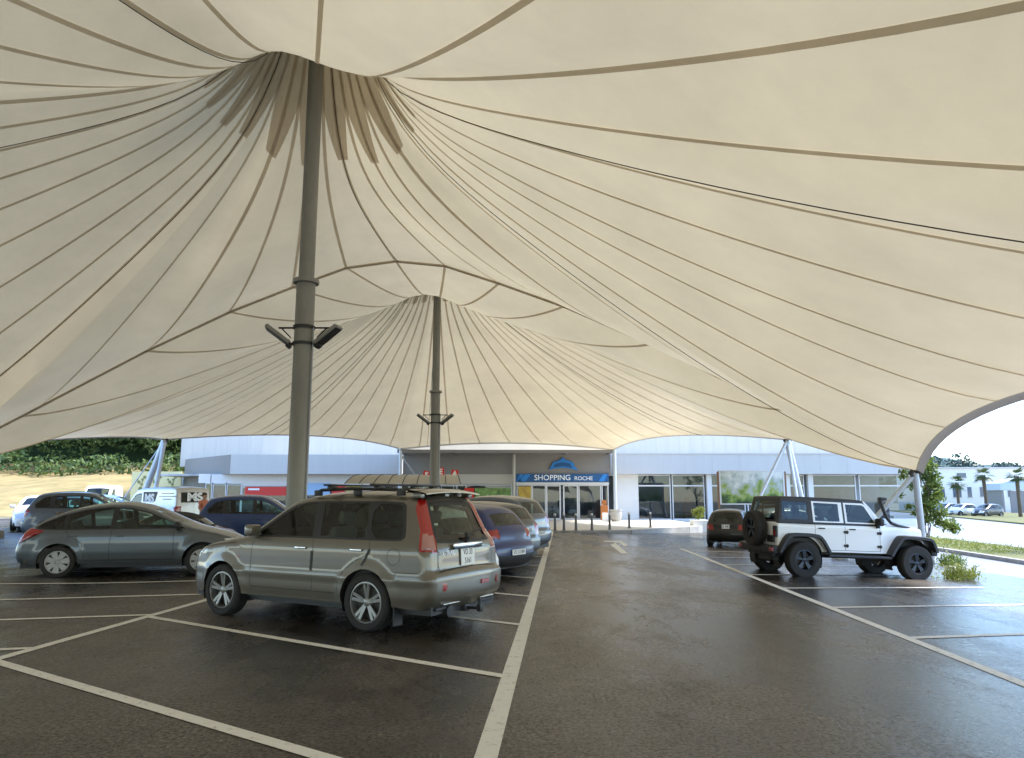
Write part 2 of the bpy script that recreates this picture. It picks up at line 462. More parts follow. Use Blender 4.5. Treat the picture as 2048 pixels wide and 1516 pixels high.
# ---------------------------------------------------------------- the silver off-road estate in front
def make_suv(label, loc, rz):
    root = thing('suv', label, 'car', loc, rz)
    top = [(-.84, .30), (-.90, .33), (-.975, .42), (-1.0, .52), (-1.0, .66), (-.985, .72), (-.925, .745), (-.915, .80), (-.905, 1.0), (-.875, 1.09), (-.80, 1.17), (-.68, 1.48), (-.63, 1.585), (-.54, 1.645),
           (-.3, 1.672), (.4, 1.69), (1.0, 1.675), (1.35, 1.635), (1.55, 1.57), (2.18, 1.145), (2.3, 1.09), (2.5, 1.065), (3.0, .985), (3.25, .92), (3.36, .85), (3.42, .74), (3.47, .66), (3.50, .52), (3.49, .38), (3.42, .26)]
    sh = Shell(top, .33, [(0, .355), (2.625, .355)], .405,
               [(.2, .80), (.33, .835), (.345, .835), (.44, .862), (.52, .868), (.60, .870), (.615, .882), (.675, .882), (.69, .872), (.85, .868), (1.0, .862), (1.07, .845), (1.11, .825), (1.58, .655), (1.64, .62), (1.7, .60)],
               [(-1.0, .93), (-.8, .965), (-.5, .985), (0, 1), (1.5, 1), (2.6, 1), (3.0, .96), (3.3, .86), (3.5, .74)], Rr=.10, bulge=.05, step=.05, flare=.022, flare_w=.11)
    dlo = [(2.14, 1.105), (1.93, 1.235), (1.62, 1.44), (1.42, 1.54), (1.22, 1.578), (.9, 1.592), (0, 1.592), (-.40, 1.578), (-.46, 1.54), (-.545, 1.22), (-.55, 1.15), (-.50, 1.112), (-.4, 1.105)]
    sh.side([(1.98, 1.13), (1.86, 1.22), (1.60, 1.395), (1.38, 1.51), (1.2, 1.55), (1.06, 1.555), (.97, 1.13)], 'side_window', M['glass'], .006)
    sh.side([(.83, 1.13), (.90, 1.56), (.12, 1.56), (.06, 1.13)], 'side_window', M['glass'], .006, grp=2)
    sh.side(chaikin([(-.01, 1.13), (.05, 1.56), (-.36, 1.55), (-.42, 1.50), (-.50, 1.2), (-.49, 1.14), (-.42, 1.13)], 1, True), 'quarter_window', M['privacy'], .006)
    sh.side(dlo, 'window_trim', M['trim'], .0)
    # tail lamps wrap round the corner
    sh.side([(-.50, 1.70), (-.575, 1.60), (-.60, 1.50), (-.74, 1.22), (-.78, 1.20), (-1.1, 1.22), (-1.1, 1.7)], 'tail_light', M['tail'])
    sh.side([(-.765, 1.20), (-1.1, 1.20), (-1.1, 1.01), (-.82, 1.01)], 'reversing_light', M['tailclear'])
    sh.side([(-.73, 1.24), (-1.1, 1.25), (-1.1, .985), (-.795, .985)], 'tail_light', M['tail'])
    for sd in (1, -1):
        sh.over([((-.60, 1.62), .90 * sd), ((-.60, 1.62), sd), ((-.86, 1.20), sd), ((-.82, 1.2), .86 * sd)], 'tail_light', M['tail'], grp=1)
        sh.over([((-.80, 1.2), .87 * sd), ((-.86, 1.2), sd), ((-.90, 1.01), sd), ((-.90, 1.01), .90 * sd)], 'reversing_light', M['tailclear'], grp=1)
        sh.over([((-.82, 1.2), .85 * sd), ((-.86, 1.2), sd), ((-.90, .985), sd), ((-.90, .985), .88 * sd)], 'tail_light', M['tail'], grp=1)
        sh.over([((3.3, .90), .62 * sd), ((3.3, .90), sd), ((3.42, .70), sd), ((3.42, .72), .55 * sd)], 'headlight', M['headlamp'], grp=1)
    sh.side([(3.12, .93), (3.6, .95), (3.6, .70), (3.30, .72)], 'headlight', M['headlamp'])
    sh.over([((-.66, 1.53), -.83), ((-.66, 1.53), .83), ((-.86, 1.125), .80), ((-.88, 1.09), .5), ((-.88, 1.09), -.5), ((-.86, 1.125), -.80)], 'rear_window', M['glass'], .004)
    sh.over([((-.63, 1.575), -.90), ((-.63, 1.575), .90), ((-.88, 1.09), .86), ((-.89, 1.06), .5), ((-.89, 1.06), -.5), ((-.88, 1.09), -.86)], 'window_trim', M['trim'], .0)
    sh.over([((1.58, 1.55), -.9), ((1.58, 1.55), .9), ((2.16, 1.16), .93), ((2.16, 1.16), -.93)], 'windscreen', M['glass'], .004)
    sh.over([((3.40, .80), -.45), ((3.40, .80), .45), ((3.46, .66), .42), ((3.46, .66), -.42)], 'grille', M['trim'], .01)
    sh.over([((3.50, .50), -.7), ((3.50, .50), .7), ((3.47, .34), .65), ((3.47, .34), -.65)], 'air_intake', M['trim'], .01)
    g = QL(sh.gaps)
    for pl in ([(.93, 1.10), (.90, .95), (.90, .45)], [(2.02, 1.08), (2.05, .95), (2.05, .40)], [(-.02, 1.10), (-.06, .95), (.16, .86), (.36, .72), (.44, .60), (.47, .45)], [(.90, .44), (2.05, .44)], [(.50, .44), (.88, .44)],
               [(-.80, .735), (-.46, .735), (-.42, .60)], [(2.4, 1.02), (3.1, .94)]):
        sh.strip(g, pl)
    pts = [(-.42 + .10 * cos(a), .92 + .10 * sin(a)) for a in np.linspace(0, 2 * pi, 17)]
    sh.strip(g, pts, .005, side=(-1,))
    sh.strip(g, pts, .005, side=(1,))
    # tailgate outline and bumper step
    for sd in (1, -1):
        sv = [sh.s_of(*p) for p in ((-.89, 1.0), (-.91, .8), (-.96, .735))]
        a = sh.wrap(np.array(sv), np.full(3, .86 * sd), .002); b = sh.wrap(np.array(sv), np.full(3, .875 * sd), .002)
        for i in range(2): g.quad(a[i], a[i + 1], b[i + 1], b[i])
    sv = sh.s_of(-.95, .738); yy = np.linspace(-.87, .87, 12); a = sh.wrap(np.full(12, sv - .008), yy, .004); b = sh.wrap(np.full(12, sv + .008), yy, .004)
    for i in range(11): g.quad(a[i], a[i + 1], b[i + 1], b[i])
    sh.build(root, M['silver'], None)
    # rubber door edge guards and side mouldings
    for sd in (1, -1):
        for pl, wd in (([(.925, .95), (.925, .84), (.93, .70)], .028), ([(-.05, 1.00), (-.01, .93), (.02, .86), (.06, .80)], .03)):
            e = MB(); sh.strip(e, pl, wd, .006, (sd,)); bmesh.ops.remove_doubles(e.bm, verts=e.bm.verts, dist=.004); e.build('door_guard', M['trim'], root)
    handles(root, sh, [(1.12, .985), (.16, .985)], M['chrome'], .19)
    mirror_parts(root, sh, 1.98, 1.12, M['silver'], (.13, .19, .15))
    # side marker
    for sd in (1, -1): b = MB(); sh.strip(b, [(2.28, .83), (2.34, .83)], .03, .004, (sd,)); b.build('side_marker', M['tailclear'], root)
    # rear bumper details
    rx = -1.0
    sv = sh.s_of(-1.0, .56); q0 = Vector(sh.wrap(sv, .90, .004)[0]); q1 = Vector(sh.wrap(sv, .86, .004)[0])
    for sd in (1, -1):
        b = MB(); b.lathe([(0, 0), (.052, 0), (.048, .012), (0, .018)], 18, Matrix.Translation((q1.x + .012, sd * q1.y, q1.z)) @ Matrix.Rotation(R(-22 * sd), 4, 'Z') @ Matrix.Rotation(R(-90), 4, 'Y')); b.build('fog_reflector', M['tail'], root, smooth=True)
    for yy in (-.25,):
        b = MB(); b.box((-1.062, yy - .09, .545), (-1.045, yy + .09, .60), .006); b.build('bumper_reflector', M['tail'], root)
    b = MB(); b.box((-.93, -.66, .285), (-.80, .66, .325), .012); b.build('bumper_lower_trim', M['trim'], root)
    b = MB(); b.box((-.985, -.58, .352), (-.92, .58, .372), .008); b.build('bumper_strip', M['chrome'], root)
    plate_part(root, -.972, 0.04, .90, .31, .21, R(3), ['VD 33', '5161'], True, .10)
    b = MB(); b.box((-.985, -.30, 1.015), (-.945, .36, 1.075), .018); b.build('plate_garnish', M['chrome'], root, smooth=True)
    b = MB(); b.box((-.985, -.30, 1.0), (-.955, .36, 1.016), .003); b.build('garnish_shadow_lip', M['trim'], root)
    b = MB(); b.tube([(-.93, .02, 1.08), (-.965, .02, 1.13), (-.93, .02, 1.19)], .028, 8); b.tube([(-.95, .02, 1.16), (-.915, -.2, 1.2), (-.89, -.44, 1.235)], [.014, .012, .008], 6); b.build('rear_wiper', M['trim'], root, smooth=True)
    t = text('badge', 'X-TRAIL', .075, M['whitegrey'], root, ext=.003); t.matrix_local = Matrix.Translation((-.965, .46, .96)) @ Matrix.Rotation(R(3), 4, 'Y') @ Matrix(((0, 0, -1, 0), (-1, 0, 0, 0), (0, 1, 0, 0), (0, 0, 0, 1)))
    # exhaust, tow bar, mud flaps
    b = MB(); b.tube([(-.50, .38, .26), (-.95, .38, .26)], .075, 12); b.build('exhaust_box', M['darkmetal'], root, smooth=True)
    b = MB(); b.box((-.95, -.06, .22), (-.6, .06, .30), .01); b.tube([(-.93, 0, .26), (-1.10, 0, .26), (-1.13, 0, .30), (-1.13, 0, .36)], .018, 8); b.lathe([(0, 0), (.025, .006), (.027, .026), (.016, .046), (0, .05)], 12, Matrix.Translation((-1.13, 0, .35)))
    b.box((-1.08, -.17, .20), (-1.02, -.10, .29), .01); b.build('tow_bar', M['darkmetal'], root, smooth=True)
    for sd in (1, -1):
        b = MB(); b.box((-.42, sd * .80 - .13, .10), (-.405, sd * .80 + .045, .42), .004, Matrix.Translation((-.02, 0, 0))); b.build('mud_flap', M['trim'], root)
    # roof rails, roof bars, spoiler
    for sd in (1, -1):
        y = sd * .60
        b = MB(); b.tube([(-.35, y, 1.69), (-.25, y, 1.735), (.5, y, 1.755), (1.05, y, 1.735), (1.15, y, 1.69)], .022, 8)
        for x in (-.32, .4, 1.1): b.box((x - .06, y - .025, 1.66), (x + .06, y + .025, 1.735), .01)
        b.build('roof_rail', M['trim'], root, smooth=True)
    for x in (.05, .85):
        b = MB(); b.box((x - .04, -.74, 1.79), (x + .04, .74, 1.815), .01)
        for sd in (1, -1): b.box((x - .05, sd * .60 - .06, 1.73), (x + .05, sd * .60 + .06, 1.795), .02)
        b.build('roof_bar', M['darkmetal'], root, smooth=True)
    b = MB(); pts = []
    for k in range(15):
        y = -.62 + 1.24 * k / 14; q = 1 - (y / .62) ** 2; pts.append([(-.42, y, 1.70 + .02 * q), (-.45, y, 1.735 + .02 * q), (-.60, y, 1.715 + .03 * q), (-.73, y, 1.685 + .03 * q), (-.73, y, 1.67 + .03 * q), (-.60, y, 1.685 + .02 * q), (-.42, y, 1.70 + .02 * q)])
    b.sheet(pts)
    for y in (-.55, 0, .55): b.box((-.62, y - .05, 1.63), (-.50, y + .05, 1.70), .01)
    b.build('rear_spoiler', M['silver'], root, smooth=True, recalc=True)
    cabin(root, (-.75, 2.2), 1.10, .83, 1.6, [(.95, (.36, -.36)), (.05, (.42, -.02, -.42))], 1.55)
    b = MB(); b.box((-.55, -.6, .75), (-.12, .6, .98), .04); b.build('luggage', M['cabin'], root)
    wells(root, sh.wheels, .405, .86)
    b = MB(); b.box((-.9, -.72, .24), (3.3, .72, .40)); b.build('underbody', M['trim'], root)
    for x in (0, 2.625):
        for sd in (1, -1): wheel_parts(root, x, sd * .755, .355, .245, .23, sd, 'star', M['rim'])
    return root, sh

# ---------------------------------------------------------------- generic cars: profile families
PROF = {
 'hatch': dict(L=4.2, wb=2.6, ro=-.78, H=1.46, w=.875, r=.31, top=[(-.66, .24), (-.76, .32), (-.80, .45), (-.79, .62), (-.73, .70), (-.70, .88), (-.66, .98), (-.36, 1.34), (-.24, 1.41), (.2, 1.455), (.8, 1.46), (1.3, 1.42), (2.0, 1.04), (2.2, .97), (2.9, .84), (3.2, .72), (3.36, .58), (3.4, .4), (3.32, .22)],
    dlo=[(1.98, .96), (1.75, 1.12), (1.3, 1.33), (.9, 1.375), (.2, 1.365), (-.15, 1.29), (-.33, 1.15), (-.2, .98)], pil=[(.95, .85), (.12, .06)], rg=(-.62, 1.03, -.38, 1.30), wsc=(1.4, 1.38, 2.0, 1.06), belt=.95, hz=.62),
 'coupehatch': dict(L=4.26, wb=2.608, ro=-.8, H=1.46, w=.885, r=.315, top=[(-.62, .25), (-.74, .30), (-.80, .42), (-.80, .56), (-.76, .70), (-.70, .84), (-.62, .95), (-.35, 1.14), (-.05, 1.29), (.35, 1.40), (.8, 1.455), (1.15, 1.45), (1.55, 1.36), (2.25, 1.02), (2.45, .95), (3.0, .82), (3.25, .70), (3.42, .54), (3.44, .38), (3.36, .22)],
    dlo=[(2.28, .955), (1.95, 1.11), (1.55, 1.285), (1.2, 1.375), (.8, 1.395), (.4, 1.35), (0, 1.235), (-.35, 1.07), (-.44, .99), (-.38, .955), (-.1, .94)], pil=[(.98, .88), (.12, .04)], rg=(-.50, 1.05, -.05, 1.30), wsc=(1.6, 1.34, 2.2, 1.04), belt=.94, hz=.66),
 'estate': dict(L=4.6, wb=2.68, ro=-1.0, H=1.5, w=.89, r=.32, top=[(-.86, .26), (-.96, .33), (-1.0, .45), (-1.0, .62), (-.95, .72), (-.93, .95), (-.88, 1.03), (-.66, 1.36), (-.56, 1.44), (0, 1.50), (.8, 1.51), (1.35, 1.46), (2.05, 1.06), (2.3, .98), (3.0, .86), (3.35, .70), (3.5, .5), (3.5, .35), (3.42, .22)],
    dlo=[(2.05, .99), (1.8, 1.14), (1.35, 1.36), (1.0, 1.42), (0, 1.415), (-.45, 1.36), (-.62, 1.2), (-.6, 1.02)], pil=[(.98, .88), (.14, .06)], rg=(-.86, 1.07, -.66, 1.34), wsc=(1.45, 1.42, 2.02, 1.1), belt=.98, hz=.64),
 'suvtall': dict(L=4.4, wb=2.65, ro=-.85, H=1.68, w=.9, r=.34, top=[(-.74, .30), (-.84, .38), (-.88, .5), (-.87, .68), (-.80, .76), (-.79, 1.0), (-.75, 1.10), (-.52, 1.50), (-.40, 1.59), (.1, 1.66), (.8, 1.67), (1.3, 1.62), (2.0, 1.16), (2.2, 1.08), (2.9, .98), (3.2, .86), (3.38, .68), (3.4, .45), (3.32, .28)],
    dlo=[(2.0, 1.09), (1.75, 1.25), (1.3, 1.50), (.95, 1.56), (.1, 1.55), (-.25, 1.49), (-.50, 1.25), (-.45, 1.12)], pil=[(.98, .88), (.12, -.03)], rg=(-.72, 1.15, -.53, 1.46), wsc=(1.4, 1.56, 1.95, 1.2), belt=1.07, hz=.74),
 'mini': dict(L=3.4, wb=2.35, ro=-.55, H=1.42, w=.80, r=.28, top=[(-.44, .24), (-.52, .32), (-.55, .45), (-.54, .60), (-.50, .68), (-.49, .85), (-.45, .92), (-.24, 1.28), (-.14, 1.36), (.3, 1.41), (.9, 1.42), (1.3, 1.38), (2.05, .98), (2.3, .88), (2.62, .74), (2.78, .56), (2.82, .38), (2.74, .22)],
    dlo=[(2.0, .92), (1.7, 1.08), (1.25, 1.30), (.9, 1.34), (.2, 1.33), (-.08, 1.25), (-.28, .98), (-.1, .93)], pil=[(.85, .70)], rg=(-.44, .96, -.25, 1.27), wsc=(1.35, 1.34, 2.0, 1.02), belt=.92, hz=.58),
 'van': dict(L=4.9, wb=3.0, ro=-.98, H=1.97, w=.97, r=.33, top=[(-.86, .28), (-.95, .34), (-.99, .44), (-.97, .56), (-.93, .60), (-.92, 1.2), (-.86, 1.86), (-.78, 1.95), (0, 1.98), (1.6, 1.97), (2.1, 1.92), (2.4, 1.84), (3.05, 1.22), (3.25, 1.12), (3.65, .98), (3.82, .78), (3.88, .5), (3.86, .36), (3.78, .24)],
    dlo=[(2.98, 1.14), (2.7, 1.38), (2.35, 1.66), (2.0, 1.72), (1.85, 1.70), (1.85, 1.10)], pil=[], rg=(-.90, 1.30, -.87, 1.74), wsc=(2.5, 1.76, 3.0, 1.27), belt=1.1, hz=.7),
 'roadster': dict(L=4.0, wb=2.4, ro=-.8, H=1.28, w=.85, r=.30, top=[(-.68, .24), (-.78, .34), (-.82, .5), (-.78, .68), (-.68, .80), (-.45, .86), (-.30, .88), (-.02, 1.10), (.3, 1.23), (.7, 1.27), (1.05, 1.24), (1.72, .90), (1.9, .84), (2.6, .76), (2.95, .66), (3.12, .5), (3.14, .36), (3.06, .2)],
    dlo=[(1.66, .85), (1.4, 1.0), (1.05, 1.15), (.7, 1.18), (.35, 1.13), (.1, .98), (.05, .86)], pil=[], rg=(-.2, .96, .05, 1.13), wsc=(1.12, 1.18, 1.66, .93), belt=.85, hz=.56),
}
def make_car(kind, paint_m, label, loc, rz, name='car', group=None, step=.09, rimmat=None, style='star', spokes=5, roof_mat=None, lamp=None, plate=None, seg=24, stretchx=1.0, black_lower=False, extras=None):
    p = PROF[kind]; root = thing(name, label, 'van' if kind == 'van' else 'car', loc, rz, group)
    w_ = p['w']; bt = p['belt']; H = p['H']; r = p['r']; wz = [(.2, w_ * .93), (.34, w_ * .975), (.5, w_), (bt - .25, w_), (bt - .06, w_ * .985), (bt, w_ * .955), (H * .95, w_ * (.90 if kind == 'van' else .73)), (H + .05, w_ * (.86 if kind == 'van' else .68))]
    fx = max(q[0] for q in p['top']); ro = min(q[0] for q in p['top'])
    sh = Shell(p['top'], .27 if kind != 'van' else .32, [(0, r), (p['wb'], r)], r + .055, wz, [(ro, .91), (ro + .35, .975), (.3, 1), (p['wb'] - .3, 1), (fx - .5, .93), (fx - .2, .84), (fx, .72)], Rr=.11 if kind != 'van' else .08, bulge=.05, step=step, flare=.018)
    dlo = np.array(p['dlo']); c = dlo.mean(0); inner = c + (dlo - c) * np.array([.965, .88])
    xs = [9] + [v for pr in p['pil'] for v in pr] + [-9]
    if kind in ('hatch', 'estate', 'suvtall', 'coupehatch'):
        bands = [(xs[0], xs[1]), (xs[2], xs[3]), (xs[4], xs[5])]
    elif kind == 'mini': bands = [(xs[0], xs[1]), (xs[2], xs[3])]
    else: bands = [(9, -9)]
    def clip(poly, xa, xb):
        out = [tuple(q) for q in poly]
        for (sg, xl) in ((1, xa), (-1, xb)):
            res = []
            for i in range(len(out)):
                a, b = out[i], out[(i + 1) % len(out)]; ia = sg * a[0] <= sg * xl; ib = sg * b[0] <= sg * xl
                if ia: res.append(a)
                if ia != ib:
                    t = (xl - a[0]) / (b[0] - a[0]); res.append((xl, a[1] + t * (b[1] - a[1])))
            out = res
        return out
    for i, (xa, xb) in enumerate(bands):
        q = clip(inner, xa, xb)
        if len(q) > 2: sh.side(q, 'side_window', M['glass'] if i < 2 else M['privacy'], .006, grp=i + 1)
    sh.side(dlo, 'window_trim', M['trim'], 0)
    if roof_mat: sh.side([(-.5, bt + .03), (1.35, 1.0), (1.2, 1.17), (1.12, 2), (-.6, 2)], 'soft_top', roof_mat)
    x0, z0, x1, z1 = p['rg']
    sh.over([((x1, z1), -.86), ((x1, z1), .86), ((x0, z0), .84), ((x0, z0), -.84)], 'rear_window', M['glass'] if kind != 'van' else M['privacy'], .004)
    if roof_mat: sh.over([((-.28, .9), -1), ((-.28, .9), 1), ((1.1, 1.24), 1), ((1.1, 1.24), -1)], 'soft_top', roof_mat)
    x0, z0, x1, z1 = p['wsc']; sh.over([((x0, z0), -.9), ((x0, z0), .9), ((x1, z1), .93), ((x1, z1), -.93)], 'windscreen', M['glass'], .004)
    hz = p['hz']
    zt, zb = lamp or (bt + .02, bt - .25)
    xr = np.interp(zt, [q[1] for q in p['top'][:8]], [q[0] for q in p['top'][:8]])
    xq = np.interp(zb, [q[1] for q in p['top'][:8]], [q[0] for q in p['top'][:8]])
    sh.side([(xr + (.30 if kind == 'coupehatch' else .16), zt - .05), (xr + .05, zt), (ro - .3, zt), (ro - .3, zb), (xq + .06, zb)], 'tail_light', M['tail'])
    for sd in (1, -1):
        sh.over([((xr, zt), .80 * sd), ((xr, zt), sd), ((xq, zb), sd), ((xq, zb), .74 * sd)], 'tail_light', M['tail'], grp=1)
        sh.over([((fx - .25, hz + .06), .55 * sd), ((fx - .25, hz + .1), sd), ((fx - .03, hz - .12), sd), ((fx - .03, hz - .12), .5 * sd)], 'headlight', M['headlamp'], grp=1)
    sh.side([(fx - .45, hz + .08), (fx + .3, hz + .12), (fx + .3, hz - .12), (fx - .22, hz - .1)], 'headlight', M['headlamp'])
    sh.over([((fx - .04, hz - .04), -.42), ((fx - .04, hz - .04), .42), ((fx, hz - .13), .40), ((fx, hz - .13), -.40)], 'grille', M['trim'], .01)
    sh.over([((fx, .42), -.6), ((fx, .42), .6), ((fx, .30), .55), ((fx, .30), -.55)], 'air_intake', M['trim'], .01)
    if black_lower:
        sh.over([((ro, .48), -1), ((ro, .48), 1), ((ro + .1, .2), 1), ((ro + .1, .2), -1)], 'lower_bumper', M['trim']); sh.side([(ro - .1, .46), (-.3, .44), (-.3, .1), (ro - .1, .1)], 'lower_bumper', M['trim'])
    g = QL(sh.gaps)
    if kind == 'van':
        lines = [[(1.82, 1.8), (1.82, .4)], [(.55, 1.8), (.55, .4)], [(-.7, 1.0), (3.3, 1.0)]]
    else:
        b0 = xs[1] - .06 if p['pil'] else .2
        lines = [[(b0, bt), (b0 - .02, .7), (b0 - .02, .34)], [(p['wb'] - r - .24, bt - .02), (p['wb'] - r - .22, .36)], [(r + .14, .34), (p['wb'] - r - .22, .34)]]
        if len(p['pil']) > 1: lines.append([(xs[3] - .02, bt), (xs[3] + .02, .85), (xs[3] + .28, .68), (r + .14, .42), (r + .14, .34)])
    for pl in lines: sh.strip(g, pl, .009)
    sh.build(root, paint_m, None)
    if kind != 'van': 
        hs = [(xs[1] + .10 if p['pil'] else .3, bt - .12)] + ([(xs[3] + .10, bt - .12)] if len(p['pil']) > 1 else [])
        handles(root, sh, hs, extras.get('handle', paint_m) if extras else paint_m)
    mx = p['dlo'][0][0] - .14
    mirror_parts(root, sh, mx, bt + .02, extras.get('mirror', paint_m) if extras else paint_m)
    if plate:
        zz, lines_, wd, hh = plate
        pr = np.array(p['top']); k = sh.top; j = np.argmin(np.abs(k[:, 1] - zz) + (k[:, 0] > .3) * 9)
        plate_part(root, k[j, 0] - sh.bulge - .012, 0, zz, wd, hh, R(2), lines_, True)
    if kind != 'van':
        sx = bands[0][1] + .02 if p['pil'] else .55
        cabin(root, (ro + .2, mx), bt, w_, H, [(max(sx, .5) + .05, (.35, -.35))] + ([(-.02, (.38, -.38))] if kind not in ('mini', 'roadster') else []), mx - .55)
    else: cabin(root, (1.0, mx), bt, w_, H, [(1.95, (.42, -.42))], mx - .5)
    wells(root, sh.wheels, r + .055, w_ - .005)
    b = MB(); b.box((ro + .12, -w_ + .14, .19), (fx - .15, w_ - .14, .36)); b.build('underbody', M['trim'], root)
    for x in (0, p['wb']):
        for sd in (1, -1): wheel_parts(root, x, sd * (w_ - .105), r, r * .68, .205, sd, style, rimmat or M['rim'], spokes, seg)
    return root, sh

# ---------------------------------------------------------------- white four-door off-roader with black hardtop
def make_jeep(label, loc, rz, pitch=0, roll=0):
    root = thing('offroader', label, 'car', loc, rz); root.rotation_euler = (roll, pitch, rz)
    r = .425; wb = 2.947; zc = r
    top = [(-.60, .60), (-.605, .70), (-.61, 1.0), (-.61, 1.22), (-.605, 1.26), (-.585, 1.30), (-.50, 1.84), (-.47, 1.875), (-.40, 1.89), (.5, 1.90), (1.5, 1.885), (1.72, 1.87), (1.80, 1.83), (2.16, 1.37), (2.2, 1.32), (2.3, 1.31), (2.9, 1.275), (3.30, 1.235), (3.36, 1.20), (3.375, 1.1), (3.375, .72), (3.36, .62)]
    sh = Shell(top, .62, [(0, zc), (wb, zc)], .56, [(.5, .76), (.6, .775), (1.2, .785), (1.24, .782), (1.27, .765), (1.85, .66), (1.95, .655)],
               [(-.61, .985), (0, 1), (2.1, 1), (2.3, .93), (3.38, .72)], Rr=.045, bulge=.012, step=.055)
    sh.side([(1.96, 1.34), (1.90, 1.43), (1.72, 1.72), (1.66, 1.755), (1.22, 1.76), (1.22, 1.34)], 'side_window', M['glass'], .008, 1)
    sh.side([(1.02, 1.34), (1.02, 1.76), (.38, 1.77), (.38, 1.34)], 'side_window', M['privacy'], .008, 2)
    sh.side([(.20, 1.36), (.20, 1.77), (-.42, 1.78), (-.46, 1.5), (-.46, 1.36)], 'rear_side_window', M['privacy'], .008, 1)
    sh.side([(2.02, 1.31), (1.95, 1.43), (1.77, 1.75), (1.68, 1.80), (1.17, 1.80), (1.17, 1.31)], 'window_frame', M['white'], 0, 1)
    sh.side([(1.12, 1.31), (1.12, 1.80), (.33, 1.805), (.33, 1.31)], 'window_frame', M['white'], 0, 2)
    sh.side([(2.13, 1.26), (2.3, 1.26), (2.3, 1.5), (1.84, 1.98), (1.70, 1.98), (1.72, 1.80), (2.02, 1.34)], 'windscreen_frame', M['white'])
    sh.side([(-.7, 1.255), (1.17, 1.255), (2.05, 1.27), (1.80, 1.80), (1.74, 2.0), (-.7, 2.0)], 'hardtop', M['hardtop'])
    sh.over([((-.59, 1.27), -1), ((-.59, 1.27), 1), ((1.70, 1.875), 1), ((1.70, 1.875), -1)], 'hardtop', M['hardtop'])
    # rear glass goes first
    sh.wregs.insert(0, (np.array([(sh.s_of(-.575, 1.34), -.84), (sh.s_of(-.575, 1.34), .84), (sh.s_of(-.51, 1.78), .82), (sh.s_of(-.51, 1.78), -.82)]), 'rear_window', M['privacy'], .01, 0))
    sh.over([((1.84, 1.79), -.9), ((1.84, 1.79), .9), ((2.14, 1.40), .92), ((2.14, 1.40), -.92)], 'windscreen', M['glass'], .005)
    sh.over([((3.38, 1.08), -.5), ((3.38, 1.08), .5), ((3.38, .80), .5), ((3.38, .80), -.5)], 'grille', M['trim'], .012)
    g = QL(sh.gaps)
    for pl in ([(1.14, 1.28), (1.14, .66)], [(.355, 1.28), (.355, 1.02), (.45, .85), (.62, .66)], [(2.06, 1.27), (2.06, .66)], [(.355, 1.262), (2.06, 1.262)], [(.6, .665), (2.06, .665)]): sh.strip(g, pl, .009)
    sh.build(root, M['white'], None)
    handles(root, sh, [(1.32, 1.17), (.52, 1.17)], M['trim'], .17)
    for sd in (1, -1):
        for (x, z) in ((1.17, 1.10), (1.17, .78), (2.05, 1.10), (2.05, .78)):
            p = sh.side_pt(x, z, 0, sd); b = MB(); b.box((x - .07, p.y - .005 if sd > 0 else p.y - .02, z - .03), (x + .05, p.y + .02 if sd > 0 else p.y + .005, z + .03), .008); b.tube([(x + .01, p.y + sd * .02, z - .04), (x + .01, p.y + sd * .02, z + .04)], .014, 8)
            b.build('door_hinge', M['trim'], root, smooth=True)
        # flares: flat-topped band standing out from the body
        for xw, pts in ((0, [(-.66, .60), (-.60, .72), (-.44, .98), (-.30, 1.045), (.34, 1.045), (.50, .96), (.70, .62)]), (wb, [(-.72, .60), (-.56, .84), (-.40, 1.04), (-.26, 1.075), (.36, 1.06), (.48, .98), (.56, .78), (.58, .70)])):
            b = MB(); pp = chaikin([(xw + a, z) for a, z in pts], 1); rows = []
            for i, (a, z) in enumerate(pp):
                d = pp[min(i + 1, len(pp) - 1)] - pp[max(i - 1, 0)]; d /= np.linalg.norm(d); nx, nz = -d[1], d[0]
                yi = .70 if xw == 0 else .52; yo = .945
                rows.append([(a, sd * yi, z), (a, sd * (yo - .03), z), (a - nx * .015, sd * yo, z - nz * .015), (a - nx * .075, sd * yo, z - nz * .075), (a - nx * .085, sd * (yo - .02), z - nz * .085), (a - nx * .03, sd * (yo - .04), z - nz * .03), (a - nx * .03, sd * yi, z - nz * .03)])
            b.sheet(rows); b.build('fender_flare', M['hardtop'], root, smooth=True, recalc=True, angle=50)
        b = MB(); b.box((.60, .74 * sd - .10, .50), (2.28, .74 * sd + .16 if sd > 0 else .74 * sd + .10, .555), .02) if sd > 0 else b.box((.60, -.90, .50), (2.28, -.64, .555), .02)
        b.tube([(.62, sd * .90, .53), (2.26, sd * .90, .53)], .035, 8); b.build('side_step', M['trim'], root, smooth=True)
        p = sh.side_pt(1.98, 1.27, 0, sd); b = MB(); b.box((1.93, min(p.y, p.y + sd * .24), 1.28), (2.05, max(p.y, p.y + sd * .24), 1.46), .04); b.box((1.96, min(p.y - sd * .03, p.y + sd * .1), 1.22), (2.02, max(p.y - sd * .03, p.y + sd * .1), 1.30), .01)
        b.build('wing_mirror', M['trim'], root, smooth=True)
        b = MB(); y0 = sd * .70; b.box((-.655, y0 - .075, .93), (-.60, y0 + .075, 1.19), .015); b.build('tail_light', M['tail'] if False else M['trim'], root)
        b = MB(); b.box((-.662, y0 - .045, .96), (-.652, y0 + .045, 1.08), .004); b.build('tail_lamp_lens', M['tail'], root)
        b = MB(); b.box((-.80, sd * .77 - .08, .60), (-.76, sd * .77 + .08, .68), .01); b.build('bumper_lamp', M['tail'], root)
        b = MB(); b.lathe([(0, 0), (.10, 0), (.11, .03), (.09, .05), (0, .06)], 18, Matrix.Translation((3.37, sd * .40, 1.0)) @ Matrix.Rotation(R(90), 4, 'Y')); b.build('headlight', M['headlamp'], root, smooth=True)
